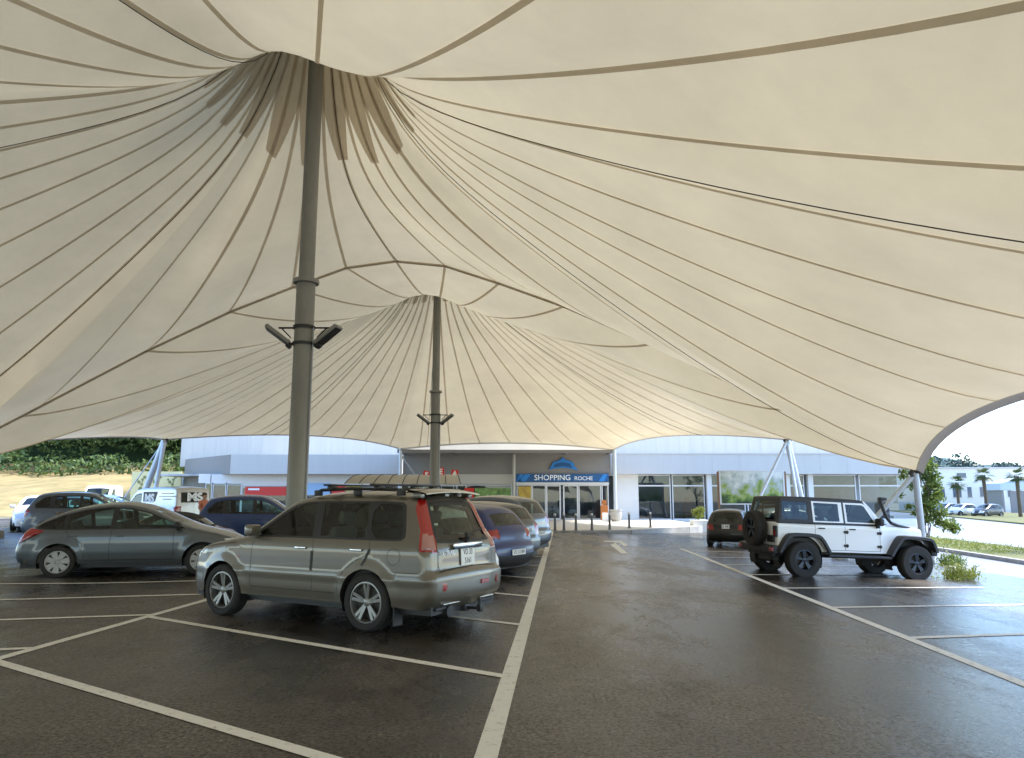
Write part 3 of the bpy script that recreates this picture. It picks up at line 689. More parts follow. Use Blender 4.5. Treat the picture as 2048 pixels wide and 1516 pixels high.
    b = MB(); b.box((-.78, -.86, .54), (-.62, .86, .74), .04); b.box((-.66, -.6, .48), (-.3, .6, .60)); b.build('rear_bumper', M['hardtop'], root, smooth=True)
    b = MB(); b.box((3.42, -.80, .60), (3.60, .80, .78), .04); b.box((3.2, -.45, .52), (3.45, .45, .70)); b.build('front_bumper', M['hardtop'], root, smooth=True)
    # spare wheel on the tailgate
    e = wheel_parts(root, 0, 0, r, .235, .26, 1, 'twin', M['darkrim'], 5, 32, name='spare_wheel'); e.location = (-.80, -.02, 1.10); e.rotation_euler = (0, 0, R(90))
    b = MB(); b.box((-.70, -.15, .9), (-.60, .12, 1.25), .02); b.build('spare_wheel_carrier', M['trim'], root)
    b = MB(); b.box((-.66, -.66, .80), (-.615, -.36, .96), .01); b.build('plate_holder', M['trim'], root)
    # snorkel on the right
    b = MB()
    b.tube([(3.0, -.58, 1.25), (2.65, -.66, 1.30), (2.42, -.71, 1.36), (2.27, -.75, 1.50), (2.17, -.77, 1.70), (2.12, -.78, 1.86)], [.032, .036, .040, .044, .042, .042], 10)
    b.tube([(2.115, -.78, 1.80), (2.10, -.78, 1.92)], .052, 12); b.box((2.05, -.84, 1.89), (2.26, -.72, 1.97), .03); b.build('snorkel', M['hardtop'], root, smooth=True)
    b = MB(); b.box((2.35, -.5, 1.29), (2.45, -.42, 1.33), .01); b.build('hood_latch', M['trim'], root)
    b = MB(); b.tube([(-.60, .0, 1.42), (-.62, .25, 1.44)], .012, 6); b.build('rear_wiper', M['trim'], root)
    cabin(root, (-.55, 2.15), 1.28, .76, 1.85, [(1.25, (.36, -.36)), (.25, (.36, -.36))], 1.6, .62)
    b = MB(); b.tube([(1.05, .5, 1.2), (1.0, .52, 1.74), (1.0, -.52, 1.74), (1.05, -.5, 1.2)], .035, 8); b.tube([(-.3, .5, 1.2), (-.3, .52, 1.72), (1.0, .52, 1.75)], .03, 8); b.tube([(-.3, -.5, 1.2), (-.3, -.52, 1.72), (1.0, -.52, 1.75)], .03, 8); b.build('roll_cage', M['cabin'], root, smooth=True)
    b = MB(); b.box((-.5, -.42, .46), (3.3, .42, .66)); b.tube([(0, -.7, r), (0, .7, r)], .06, 8); b.tube([(wb, -.7, r), (wb, .7, r)], .06, 8); b.box((-.55, -.3, .34), (-.1, .3, .5), .04); b.build('chassis', M['trim'], root)
    wells(root, sh.wheels, .56, .75, .30)
    for x in (0, wb):
        for sd in (1, -1): wheel_parts(root, x, sd * .80, r, .235, .27, sd, 'twin', M['darkrim'], 5, 40)
    return root, sh
# ---------------------------------------------------------------- ground form
def gz(x, y):
    z = -.042 * (min(max(x, 2.5), 14) - 2.5)
    if x < -8: z += .02 * min(-8 - x, 14)
    return z
def asphalt():
    m = bpy.data.materials.new('wet_asphalt'); m.use_nodes = True; n = m.node_tree.nodes; l = m.node_tree.links; b = n['Principled BSDF']
    tc = n.new('ShaderNodeTexCoord')
    def noise(sc_, det=5, rough=.6, map_=None):
        t = n.new('ShaderNodeTexNoise'); t.inputs['Scale'].default_value = sc_; t.inputs['Detail'].default_value = det; t.inputs['Roughness'].default_value = rough
        if map_:
            mp = n.new('ShaderNodeMapping'); mp.inputs['Scale'].default_value = map_; mp.inputs['Rotation'].default_value = (0, 0, R(4)); l.new(tc.outputs['Object'], mp.inputs[0]); l.new(mp.outputs[0], t.inputs[0])
        else: l.new(tc.outputs['Object'], t.inputs[0])
        return t.outputs[0]
    def ramp(s, a, b_, ca, cb):
        r = n.new('ShaderNodeValToRGB'); e = r.color_ramp.elements; e[0].position = a; e[1].position = b_
        e[0].color = (*ca, 1); e[1].color = (*cb, 1); l.new(s, r.inputs[0]); return r.outputs[0]
    def mul(a, b_, f=1, mode='MULTIPLY'):
        x = n.new('ShaderNodeMix'); x.data_type = 'RGBA'; x.blend_type = mode; x.inputs[0].default_value = f; l.new(a, x.inputs[6]); l.new(b_, x.inputs[7]); return x.outputs[2]
    big = ramp(noise(.35, 6, .65), .35, .68, (.028, .0245, .0205), (.064, .058, .051))
    fine = ramp(noise(30, 6, .85), .40, .62, (.30, .30, .30), (2.2, 2.1, 2.0))
    speck = ramp(noise(17, 2, .4), .735, .75, (1, 1, 1), (4.2, 4.0, 3.6))
    stain = ramp(noise(1.1, 4, .7), .30, .46, (.55, .55, .56), (1, 1, 1))
    crack = n.new('ShaderNodeTexVoronoi'); crack.feature = 'DISTANCE_TO_EDGE'; crack.inputs['Scale'].default_value = .16; 
    mp = n.new('ShaderNodeMapping'); l.new(tc.outputs['Object'], mp.inputs[0])
    dis = n.new('ShaderNodeMix'); dis.data_type = 'RGBA'; dis.blend_type = 'LINEAR_LIGHT'; dis.inputs[0].default_value = .35
    t2 = n.new('ShaderNodeTexNoise'); t2.inputs['Scale'].default_value = .9; l.new(mp.outputs[0], t2.inputs[0]); l.new(mp.outputs[0], dis.inputs[6]); l.new(t2.outputs[1], dis.inputs[7]); l.new(dis.outputs[2], crack.inputs[0])
    ck = ramp(crack.outputs[0], .0, .004, (.35, .35, .35), (1, 1, 1))
    c = mul(mul(mul(mul(big, fine), speck), stain), ck, 1)
    wn = noise(.42, 7, .68, (1.0, .40, 1)); damp = ramp(wn, .42, .60, (.62, .60, .58), (1.75, 1.72, 1.70))
    c = mul(c, damp); l.new(c, b.inputs['Base Color'])
    wet = ramp(wn, .42, .60, (.22, .22, .22), (.55, .55, .55))
    wet2 = ramp(noise(9, 8, .85), .35, .68, (.80, .80, .80), (1.2, 1.2, 1.2))
    sp = n.new('ShaderNodeSeparateXYZ'); l.new(tc.outputs['Object'], sp.inputs[0]); gr = n.new('ShaderNodeMapRange'); gr.inputs[1].default_value = -1; gr.inputs[2].default_value = 5; gr.inputs[3].default_value = 1.0; gr.inputs[4].default_value = .62; l.new(sp.outputs[0], gr.inputs[0])   # rain blown in from the open side
    rr = mul(mul(wet, wet2), gr.outputs[0]); l.new(rr, b.inputs['Roughness'])
    l.new(ramp(noise(30, 6, .85), .40, .60, (.12, .12, .12), (1, 1, 1)), b.inputs['Specular IOR Level'])
    bp = n.new('ShaderNodeBump'); bp.inputs['Strength'].default_value = .42; bp.inputs['Distance'].default_value = .008; l.new(noise(75, 4, .8), bp.inputs['Height'])
    bp2 = n.new('ShaderNodeBump'); bp2.inputs['Strength'].default_value = .25; bp2.inputs['Distance'].default_value = .05; l.new(noise(.8, 3), bp2.inputs['Height']); l.new(bp.outputs[0], bp2.inputs['Normal']); l.new(bp2.outputs[0], b.inputs['Normal'])
    return m
def worn_paint(name, c):
    m = mat(name, c, .6, var=.0); n = m.node_tree.nodes; l = m.node_tree.links; b = n['Principled BSDF']
    tc = n.new('ShaderNodeTexCoord'); t = n.new('ShaderNodeTexNoise'); t.inputs['Scale'].default_value = 9; t.inputs['Detail'].default_value = 9; t.inputs['Roughness'].default_value = .85
    l.new(tc.outputs['Object'], t.inputs[0]); r = n.new('ShaderNodeValToRGB'); r.color_ramp.elements[0].position = .34; r.color_ramp.elements[1].position = .46
    r.color_ramp.elements[0].color = (.22, .21, .19, 1); r.color_ramp.elements[1].color = (*c, 1); l.new(t.outputs[0], r.inputs[0]); l.new(r.outputs[0], b.inputs['Base Color']); return m
M['asphalt'] = asphalt(); M['line'] = worn_paint('line_paint', (.72, .70, .64)); M['arrow'] = mat('arrow_paint', (.80, .79, .74), .8)
def grid_sheet(name, xs, ys, m, dz=0, inside=None):
    mb = MB()
    V = [[mb.bm.verts.new((x, y, gz(x, y) + dz)) for x in xs] for y in ys]
    for j in range(len(ys) - 1):
        for i in range(len(xs) - 1):
            mb.bm.faces.new((V[j][i], V[j][i + 1], V[j + 1][i + 1], V[j + 1][i]))
    return mb.build(name, m, smooth=True, angle=180)
xs = list(np.arange(-60, -22, 3.0)) + list(np.arange(-22, 16, 1.0)) + [16, 17, 20, 30, 60, 120, 250, 600]
xs = [-600, -250, -120] + xs
ys = [-300, -100, -40] + list(np.arange(-20, 112, 4.0)) + [112, 150, 250, 600, 1500]
M['earth'] = mat('far_ground', (.22, .21, .16), .95, var=.3, vscale=.05)
tag(grid_sheet('ground', xs, ys, M['earth'], -.03), kind='structure')
tag(grid_sheet('car_park', list(np.arange(-34, 17.01, .75)), list(np.arange(-24, 62, 2.0)), M['asphalt']), kind='structure')

def line_strip(mb, a, b, wd, dz=.004, step=.5):
    a = np.array(a, float); b = np.array(b, float); L = np.linalg.norm(b - a); d = (b - a) / L; n = np.array([-d[1], d[0]]) * wd / 2
    k = max(1, int(L / step)); prev = None
    for i in range(k + 1):
        p = a + (b - a) * i / k; q = [(p - n), (p + n)]; cur = [mb.bm.verts.new((*v, gz(*v) + dz)) for v in q]
        if prev: mb.bm.faces.new((prev[0], cur[0], cur[1], prev[1]))
        prev = cur
def lx(y): return -.50 + .0665 * y           # left edge line of the lane
def cx(y): return -5.85 + .073 * y           # line between the two rows of bays
def rx(y): return 4.36 + .061 * y            # right edge line of the lane
mk = MB()
line_strip(mk, (lx(3.2), 3.2), (lx(37.5), 37.5), .15)
line_strip(mk, (rx(2), 2), (rx(27), 27), .15, .005)
line_strip(mk, (cx(2), 2), (cx(33.5), 33.5), .13, .005)
for k in range(-1, 11):                       # slanted bays between the centre line and the lane
    y0 = 4.35 + 2.82 * k
    yc = y0 + 3.52; line_strip(mk, (lx(y0) - .02, y0 + .0), (cx(yc), yc), .12, .006)
for k in range(-1, 9):                        # bays on the far side of the centre line
    y0 = 10.85 + 2.35 * k; a = (cx(y0), y0); line_strip(mk, a, (a[0] - 5.6, y0 - 1.35), .12, .006)
for k in range(-1, 7):                        # bays right of the lane
    y0 = 9.66 + 2.66 * k; a = (rx(y0), y0); line_strip(mk, a, (a[0] + 5.2, y0 + 2.0), .12, .006)
tag(mk.build('road_markings', M['line']), kind='structure')
ar = MB()                                     # turn arrow on the lane
def flat(pl, dz=.006):
    ar.bm.faces.new([ar.bm.verts.new((x, y, gz(x, y) + dz)) for x, y in pl])
def gpx(x, y):
    v = 758 - y; up = 1480 * sin(R(9.14)) + v * cos(R(9.14)); fw = 1480 * cos(R(9.14)) - v * sin(R(9.14)); s_ = -1.66 / up; return ((x - 1024) * s_, fw * s_)
flat([gpx(*q) for q in ((1243, 1107.5), (1256, 1106.5), (1232, 1086), (1220, 1088))][::-1]); flat([gpx(*q) for q in ((1220, 1088), (1232, 1086), (1228, 1082.6), (1208, 1083), (1207, 1080.6), (1244, 1080), (1256, 1089.5), (1248, 1091), (1240, 1083.6))][::-1], .007)
tag(ar.build('lane_arrow', M['arrow']), kind='structure')

# plaza in front of the entrance with its kerb
M['pavers'] = mat('pale_pavers', (.62, .57, .47), .75, var=.12, vscale=2); M['kerb'] = mat('kerb_stone', (.34, .33, .31), .8, var=.2, vscale=3)
pz = [(-30, 40.5), (-18, 39.5), (-3, 38.2), (2.2, 37.8), (5.6, 38.2), (7.2, 39.6), (8.6, 41.8), (10.4, 43.2), (11.6, 45.5), (11.8, 50), (11.8, 60), (-30, 60)]
b = MB(); b.prism(chaikin(pz[1:-2], 1).tolist() + [(11.8, 60), (-30, 60), (-30, 40.5)], -.35, .11 - .1, 'xy'); tag(b.build('plaza', M['pavers']), kind='structure')
kb = chaikin(pz[1:-2], 1); b = MB()
for a, c in zip(kb[:-1], kb[1:]):
    d = (c - a) / np.linalg.norm(c - a); n = np.array([d[1], -d[0]]) * .16
    b.prism([tuple(a), tuple(c), tuple(c + n), tuple(a + n)], -.4, .025, 'xy')
tag(b.build('plaza_kerb', M['kerb']), kind='structure')

# right side: verge, road, further verge, pavement
M['verge'] = mat('verge_grass', (.085, .11, .03), .95, c2=(.17, .15, .06), vscale=1.2, bump=.5, bscale=25)
M['road'] = mat('bright_road', (.22, .22, .23), .45, var=.12, vscale=.4); M['pave'] = mat('light_paving', (.55, .54, .52), .8, var=.1, vscale=.5)
def band(name, pts0, pts1, m, dz, thick=None):
    mb = MB(); rows = []
    for (a, c) in zip(pts0, pts1): rows.append([(a[0], a[1], -.483 + dz), (c[0], c[1], -.483 + dz)])
    mb.sheet(rows)
    if thick:
        for q in (0, 1): mb.sheet([[(r[q][0], r[q][1], r[q][2]), (r[q][0], r[q][1], r[q][2] - thick)] for r in rows])
    return tag(mb.build(name, m, recalc=False), kind='structure')
def ln(x, sl, ys_): return [(x + sl * y, y) for y in ys_]
Y = list(np.arange(6, 130, 4.0))
band('road', ln(10.9, .12, Y), ln(30, .40, Y), M['road'], .02)
band('paving', ln(40, .40, Y), ln(140, .6, Y), M['pave'], .03)
Y2 = list(np.arange(12.5, 60, 2.0))
band('verge_strip', ln(13.4, .125, Y2), ln(16.4, .135, Y2), M['verge'], .14, .12)
band('far_verge', ln(21, .33, Y), ln(30, .37, Y), M['verge'], .14, .12)
b = MB()
for (x, sl, ya, yb) in ((13.25, .125, 12, 60), (16.4, .135, 12, 60), (10.7, .12, 8, 30)):
    for y in np.arange(ya, yb, 2.0):
        a = np.array((x + sl * y, y)); c = np.array((x + sl * (y + 1.98), y + 1.98)); b.prism([tuple(a), tuple(c), (c[0] + .2, c[1]), (a[0] + .2, a[1])], -.6, -.33 if x > 12 else -.46, 'xy')
tag(b.build('kerb', M['kerb']), kind='structure')

# ---------------------------------------------------------------- tensile canopy
def fabric(name, c, tr, rough=.55):
    m = bpy.data.materials.new(name); m.use_nodes = True; n = m.node_tree.nodes; l = m.node_tree.links; n.remove(n['Principled BSDF'])
    d = n.new('ShaderNodeBsdfPrincipled'); d.inputs['Roughness'].default_value = rough; d.inputs['Specular IOR Level'].default_value = .35
    t = n.new('ShaderNodeBsdfTranslucent'); mx = n.new('ShaderNodeMixShader'); mx.inputs[0].default_value = tr
    tc = n.new('ShaderNodeTexCoord'); no = n.new('ShaderNodeTexNoise'); no.inputs['Scale'].default_value = .35; no.inputs['Detail'].default_value = 7; no.inputs['Roughness'].default_value = .7
    l.new(tc.outputs['Object'], no.inputs[0]); r = n.new('ShaderNodeValToRGB'); r.color_ramp.elements[0].position = .3; r.color_ramp.elements[1].position = .7
    r.color_ramp.elements[0].color = (*[q * .86 for q in c], 1); r.color_ramp.elements[1].color = (*[min(1, q * 1.04) for q in c], 1)
    l.new(no.outputs[0], r.inputs[0]); l.new(r.outputs[0], d.inputs['Base Color']); l.new(r.outputs[0], t.inputs[0])
    l.new(d.outputs[0], mx.inputs[1]); l.new(t.outputs[0], mx.inputs[2]); l.new(mx.outputs[0], n['Material Output'].inputs[0]); return m
FT = .18
M['fabric'] = fabric('canopy_fabric', (.68, .575, .375), FT, .38); M['fabric2'] = fabric('double_fabric', (.74, .67, .55), .46); M['tooth'] = fabric('reinforced_fabric', (.70, .63, .52), .56)
M['belt'] = fabric('edge_webbing', (.50, .48, .46), .04); M['cable'] = mat('black_cable', (.04, .04, .04), .5)
AX = np.array((.065, 1)); AX /= np.linalg.norm(AX); PP = np.array((AX[1], -AX[0]))
M1 = np.array((-4.69, 16.3)); SP = 17.74; M2 = M1 + AX * SP; M0 = M1 - AX * 23.2
def loc(u, v): return M1 + PP * u + AX * v
HALF = 17.2
def zw(u): return float(np.interp(abs(u), [0, 1.76, 3.67, 6, 8.6, 12.3, 17.2], [9.93, 9.72, 9.05, 8.15, 6.95, 5.0, 2.5]))
ANG = [11.25 * k for k in range(-5, 6)]; ANGN = [-54, -43, -32, -21, -10, 0, 10, 21, 32, 43, 54]
def wline(v):
    us = [-HALF] + [abs(v) * math.tan(R(q)) for q in (ANG if v > 0 else ANGN) if abs(v * math.tan(R(q))) < HALF - .3] + [HALF]
    return [(*loc(u, v), zw(u)) for u in us]
def arc(a, b, inn, rise, n=24, toward=None):
    a = np.array(a, float); b = np.array(b, float); out = []
    mid = (a + b) / 2; d = (b - a)[:2]; nn = np.array([-d[1], d[0]]) / np.linalg.norm(d)
    if np.dot(np.array(toward) - mid[:2], nn) < 0: nn = -nn
    for i in range(n + 1):
        q = i / n; h = 4 * q * (1 - q); p = a + (b - a) * q; out.append((p[0] + nn[0] * inn * h, p[1] + nn[1] * inn * h, p[2] + rise * h))
    return out
W12 = wline(SP / 2); VN = -11.6; W01 = wline(VN)
E_ = W12[-1]; G_ = (*W12[0][:2], 3.25); F_ = W01[-1]; H_ = W01[0]
D_ = (14.2, 38.2, 4.62); C_ = (7.35, 54.0, 5.12); B_ = (-8.15, 54.0, 5.2); A_ = (-18.3, 39.0, 4.70)
J_ = (*loc(HALF, -34.0), 2.6); K_ = (*loc(-HALF, -34.0), 2.6)
eEF = arc(E_, F_, 1.95, 1.3, toward=M1); eED = arc(E_, D_, .9, .35, toward=M2); eDC = arc(D_, C_, 1.3, .55, toward=M2); eCB = arc(C_, B_, .7, .42, toward=M2)
eBA = arc(B_, A_, 1.3, .5, toward=M2); eAG = arc(A_, G_, 1.3, .28, toward=M2); eGH = arc(G_, H_, 1.7, 1.15, toward=M1)
eFJ = arc(F_, J_, 1.7, 1.15, toward=M0); eJK = arc(J_, K_, 4, 1.2, toward=M0); eKH = arc(K_, H_, 1.7, 1.15, toward=M0)
RING = .72
class Cone:
    def __init__(s, c, zt, edges, corners, pa):
        s.c = np.array(c); s.zt = zt; s.zc, s.dz = (11.25, .95) if c is M1 or c is M0 else (11.9, 1.6); s.pts = np.array([p for e in edges for p in e]); s.pa = pa
        a = np.arctan2((s.pts[:, :2] - s.c) @ PP, (s.pts[:, :2] - s.c) @ AX); o = np.argsort(a); s.a = a[o]; s.P = s.pts[o]
        s.corner = [math.atan2((np.array(q[:2]) - s.c) @ PP, (np.array(q[:2]) - s.c) @ AX) for q in corners]
        s.ca = np.concatenate([s.a - 2 * pi, s.a, s.a + 2 * pi]); s.cr = np.tile(np.hypot(*(s.P[:, :2] - s.c).T), 3); s.cz = np.tile(s.P[:, 2], 3); s.cP = np.tile(s.P, (3, 1))
    def edge(s, f):
        f = (f + pi) % (2 * pi) - pi
        return np.array([np.interp(f, s.ca, s.cP[:, k]) for k in range(3)])
    def pt(s, f, t, off=0):
        """t 0..1 ring to edge"""
        e = s.edge(f); dirv = (e[:2] - s.c); r1 = np.linalg.norm(dirv); dirv = dirv / r1
        r = RING + (r1 - RING) * t
        lo = min(1, max(0, (e[2] - 5.5) / 4.4)); zc = s.zc - s.dz * lo; p = s.pa[0] + s.pa[1] * lo
        z = e[2] + (zc - e[2]) * (1 - t) ** p + (s.zt - zc) * math.exp(-(r - RING) / .95) * (1 - t)
        return Vector((*(s.c + dirv * r), z - off))
    def r1(s, f): return np.linalg.norm(s.edge(f)[:2] - s.c)
C1 = Cone(M1, 13.9, [W12, eEF[1:-1], W01, eGH[1:-1]], [E_, F_, G_, H_], (1.32, 1.2))
C2 = Cone(M2, 14.2, [W12, eED[1:-1], [D_], eDC[1:-1], [C_], eCB[1:-1], [B_], eBA[1:-1], [A_], eAG[1:-1]], [E_, D_, C_, B_, A_, G_], (1.32, 1.2))
C0 = Cone(M0, 13.9, [W01, eFJ[1:-1], [J_], eJK[1:-1], [K_], eKH[1:-1]], [F_, J_, K_, H_], (1.32, 1.2))  # unseen cone behind the camera, added to block light and shade the car park
canopy = thing('tensile_canopy', 'huge cream fabric tensile canopy with radial seams stretched over the car park', 'canopy', (0, 0, 0))
P1 = [11.25, 22.5, 33.75, 45, 56.25, 66, 76, 87, 96, 108.6, 119.3, 127.5, 135.3, 145.2, 160]
P1L = [-11.25, -22.5, -33.75, -45, -55, -65, -72.3, -82, -92.5, -103, -112.5, -121.5, -128, -134, -143.8, -151.5, -158.8, -167, -177.5]
P2 = [6.43 * k for k in range(1, 17)] + [110, 117.5] + [123.75, 135, 146.25, 157.5, 168.75]
def seams_of(cn):
    if cn is not C2: return [R(q) for q in P1L[::-1] + [0] + P1]
    return [R(q) for q in ([-180] + [-v for v in P2[::-1]] + [0] + P2)]
TS = [1 - (1 - i / 30) ** 1.0 for i in range(31)]; TS = [t ** 1.45 for t in TS]
for ci, cn in enumerate((C0, C1, C2)):
    seam = MB(); teeth = MB()
    SEAM = seams_of(cn); nx_ = SEAM[1:] + [SEAM[0] + 2 * pi]
    ang = sorted(set([round(a + (b_ - a) * q / 3, 5) for a, b_ in zip(SEAM, nx_) for q in range(3)] + [round(c, 5) for c in cn.corner]))
    mb = MB(); cols = [[mb.bm.verts.new(cn.pt(a, t)) for t in TS] for a in ang]
    for i in range(len(ang)):
        A = cols[i]; B = cols[(i + 1) % len(ang)]
        for j in range(len(TS) - 1): mb.bm.faces.new((A[j], A[j + 1], B[j + 1], B[j]))
    mb.bm.faces.new([c_[0] for c_ in cols])
    mb.build('membrane', M['fabric'], canopy, smooth=True, angle=60)
    for k, a in enumerate(SEAM):
        rows = []
        for t in np.array(TS):
            p = cn.pt(a, t); q = cn.pt(a, min(1, t + .01)) if t < 1 else p; d = np.array((p - Vector((*cn.c, p.z)))[:2]); d /= np.linalg.norm(d); n = 0
            rr = RING + (cn.r1(a) - RING) * t
            lo = cn.pt(a - .043 / rr, t, .02); hi = cn.pt(a + .043 / rr, t, .02); rows.append([lo, hi])
        seam.sheet(rows)
    # stepped reinforcement patches round the ring, one on every second seam
    rn, rt = (1.5, 2.4)
    for k in range(0 if cn is C2 else len(P1L) % 2, len(SEAM), 2):
        a = SEAM[k]; r1 = cn.r1(a); ha = min(nx_[k] - a, R(13)) * .98
        def half(r):
            if r < rn: return ha
            q = (r - rn) / (rt - rn); return (ha * rn * (1 - q) + .13 * q) / r
        rows = []
        for r in [*np.linspace(RING + .02, rn, 6), *np.linspace(rn + .001, rt, 9)]:
            h = half(r); rows.append([cn.pt(a + h * s_, (r - RING) / (cn.r1(a + h * s_) - RING), .012) for s_ in (-1, -.5, 0, .5, 1)])
        teeth.sheet(rows)
    seam.build('seam_bands', M['fabric2'], canopy, smooth=True, angle=60); bmesh.ops.remove_doubles(teeth.bm, verts=teeth.bm.verts, dist=.03)
    teeth.build('ring_reinforcement', M['tooth'], canopy, smooth=True, angle=60)
for cn_w in (W12, W01):
    P = [np.array(p) for p in cn_w]
    vs = MB(); vs.tube([(p[0], p[1], p[2] - .04) for p in P], .05, 6); vs.build('valley_seam', M['fabric2'], canopy, smooth=True, angle=60)
for (cn, ks, r_) in ((C1, [122 / 11.25, .05, -65.6 / 11.25, -124 / 11.25, -167.6 / 11.25, 62.3 / 11.25], .010), (C2, [-1.0, 4.9, -4.9], .014)):
    for k in ks:
        a = k * pi / 16; ts = np.linspace(0.0, 1, 28) ** 1.3
        c_ = MB(); c_.tube([cn.pt(a, t, .05 + .10 * sin(pi * min(1, t * 1.0))) for t in ts], r_, 5); c_.build('stay_cable', M['cable'], canopy)
# belt along every free edge: a webbing lip hanging from the cable pocket
for e in (eEF, eED, eDC, eCB, eBA, eAG, eGH, eFJ, eKH):
    E3 = [np.array(p) for p in e]; mid = sum(E3) / len(E3); rows = []
    for i, p in enumerate(E3):
        d = E3[min(i + 1, len(E3) - 1)] - E3[max(i - 1, 0)]; d = d[:2] / np.linalg.norm(d[:2]); n = np.array([-d[1], d[0]])
        c_ = min((M0, M1, M2), key=lambda m_: np.linalg.norm(m_ - p[:2]))
        if np.dot(c_ - p[:2], n) > 0: n = -n
        wd = .19 if e is eEF or e is eGH or e is eFJ or e is eKH else .10
        rows.append([(*(p[:2] - n * .02), p[2] + .01), (*(p[:2] + n * wd * .75), p[2] - wd * .25), (*(p[:2] + n * wd), p[2] - wd * .55)])
    b = MB(); b.sheet(rows); b.build('edge_belt', M['belt'], canopy, smooth=True, angle=180)
# pale flap closing the canopy to the entrance beam
fl = MB(); fl.sheet([[p, (p[0], 54.15, 5.0)] for p in [(q[0], q[1], q[2] - .03) for q in eCB]]); fl.build('entrance_flap', fabric('flap_fabric', (.80, .76, .66), .25), canopy)

# masts
def mast(c, zt, label, R0=.215, R1=.175, col_z=6.5):
    t = thing('mast', label, 'mast', (c[0], c[1], 0), 0, 'canopy masts')
    b = MB(); b.tube([(0, 0, 0), (0, 0, col_z)], [R0 * 1.02, R0 * .98], 32); b.build('lower_shaft', M['mastpaint'], t, smooth=True)
    b = MB(); b.tube([(0, 0, col_z), (0, 0, zt + .1)], [R1, R1], 32); b.build('upper_shaft', M['mastpaint'], t, smooth=True)
    b = MB(); b.lathe([(R0 - .02, col_z - .06), (R0 + .07, col_z - .05), (R0 + .08, col_z + .0), (R0 + .07, col_z + .04), (R1, col_z + .06)], 32); b.build('collar', M['mastpaint'], t, smooth=True)
    b = MB(); b.lathe([(R0, 0), (R0 + .25, 0), (R0 + .25, .03), (R0, .03)], 28, close=True)
    for k in range(8): a = k * pi / 4; b.tube([((R0 + .17) * cos(a), (R0 + .17) * sin(a), .03), ((R0 + .17) * cos(a), (R0 + .17) * sin(a), .08)], .025, 6)
    b.build('base_plate', M['steel'], t)
    b = MB(); b.lathe([(RING - .02, zt - .02), (RING + .02, zt - .02), (RING + .02, zt + .06), (RING - .02, zt + .06)], 40, close=True)
    for k in range(8): a = k * pi / 4; b.tube([(R1 * cos(a), R1 * sin(a), zt + .02), (RING * cos(a), RING * sin(a), zt + .02)], .03, 6)
    b.build('ring', M['darkmetal'], t)
    b = MB(); b.tube([(R0 + .02, -.08, .2), (R0 + .02, -.08, 5.4)], .018, 6); b.build('conduit', M['steel'], t)
    # bracket carrying the floodlights
    z = 5.42
    b = MB(); b.lathe([(R0, z - .03), (R0 + .03, z - .03), (R0 + .03, z + .04), (R0, z + .04)], 28, close=True); b.lathe([(R0, z - .40), (R0 + .03, z - .40), (R0 + .03, z - .34), (R0, z - .34)], 28, close=True)
    for sd in (1, -1):
        b.tube([(sd * R0, 0, z), (sd * (R0 + .36), 0, z)], .022, 6); b.tube([(sd * R0, 0, z - .37), (sd * (R0 + .10), 0, z - .37)], .03, 6); b.tube([(sd * (R0 + .30), 0, z), (sd * (R0 + .08), 0, z - .22)], .016, 6)
    b.build('light_bracket', M['darkmetal'], t)
    return t
def flood(x, y, z, sd, yaw, label):
    t = thing('floodlight', label, 'floodlight', (x, y, z), yaw, 'floodlights on the masts')
    mt = Matrix.Rotation(R(-36) * 1, 4, 'Y')
    b = MB(); b.box((.0, -.17, -.05), (.66, .17, .045), .03, mt); b.build('housing', M['steel'] if False else M['mastpaint'], t, smooth=True)
    b = MB(); b.box((.03, -.14, -.06), (.62, .14, -.052), .002, mt); b.build('lens', M['darkmetal'], t)
    b = MB(); b.box((-.06, -.10, -.10), (.06, .10, .0), .02, mt); b.build('driver_box', M['darkmetal'], t, smooth=True)
m1 = mast(M1, 13.85, 'nearer thick grey canopy mast rising behind the silver off-road estate'); mast(M2, 14.15, 'farther grey canopy mast standing in front of the shop entrance'); mast(M0, 13.85, 'unseen grey canopy mast under the shading cone added behind the viewer')
for c, nm in ((M1, 'nearer'), (M2, 'farther')):
    flood(c[0] + .30, c[1], 5.05, 1, R(-14), 'floodlight tilted up on the right side of the %s mast' % nm)
    flood(c[0] - .30, c[1], 5.05, -1, R(180 + 14), 'floodlight tilted up on the left side of the %s mast' % nm)

# struts
M['strut'] = mat('blue_white_steel', (.50, .55, .60), .4, .3, var=.08, vscale=5)
def strut(head, feet, label, name='strut_support'):
    t = thing(name, label, 'strut', (head[0], head[1], gz(head[0], head[1])), 0, 'steel struts holding down the canopy corners'); o = Vector(t.location)
    H = Vector(head) - o
    for (f, r) in feet:
        F = Vector((f[0], f[1], gz(f[0], f[1]))) - o; b = MB(); b.tube([H, F], r, 14)
        b.build('tube', M['strut'], t, smooth=True)
        if r > .05:
            b = MB(); b.lathe([(0, -.1), (.28, -.1), (.26, .25), (.12, .3), (0, .3)], 12, Matrix.Translation(F)); b.build('footing', M['kerb'], t)
    b = MB(); b.box(H - Vector((.16, .05, .12)), H + Vector((.16, .05, .12)), .02); b.tube([H + Vector((-.2, 0, 0)), H + Vector((.2, 0, 0))], .05, 8); b.build('head_plate', M['darkmetal'], t)
strut((E_[0] - .05, E_[1], E_[2] - .08), [((13.38, 24.6), .105), ((10.9, 25.2), .085)], 'pale blue strut wrapped in climbing leaves beyond the white off-roader')
strut((D_[0], D_[1], D_[2] - .06), [((15.6, 39.5), .16), ((14.4, 37.3), .09), ((11.3, 37.5), .09)], 'pale strut pair standing behind the landscape billboard')
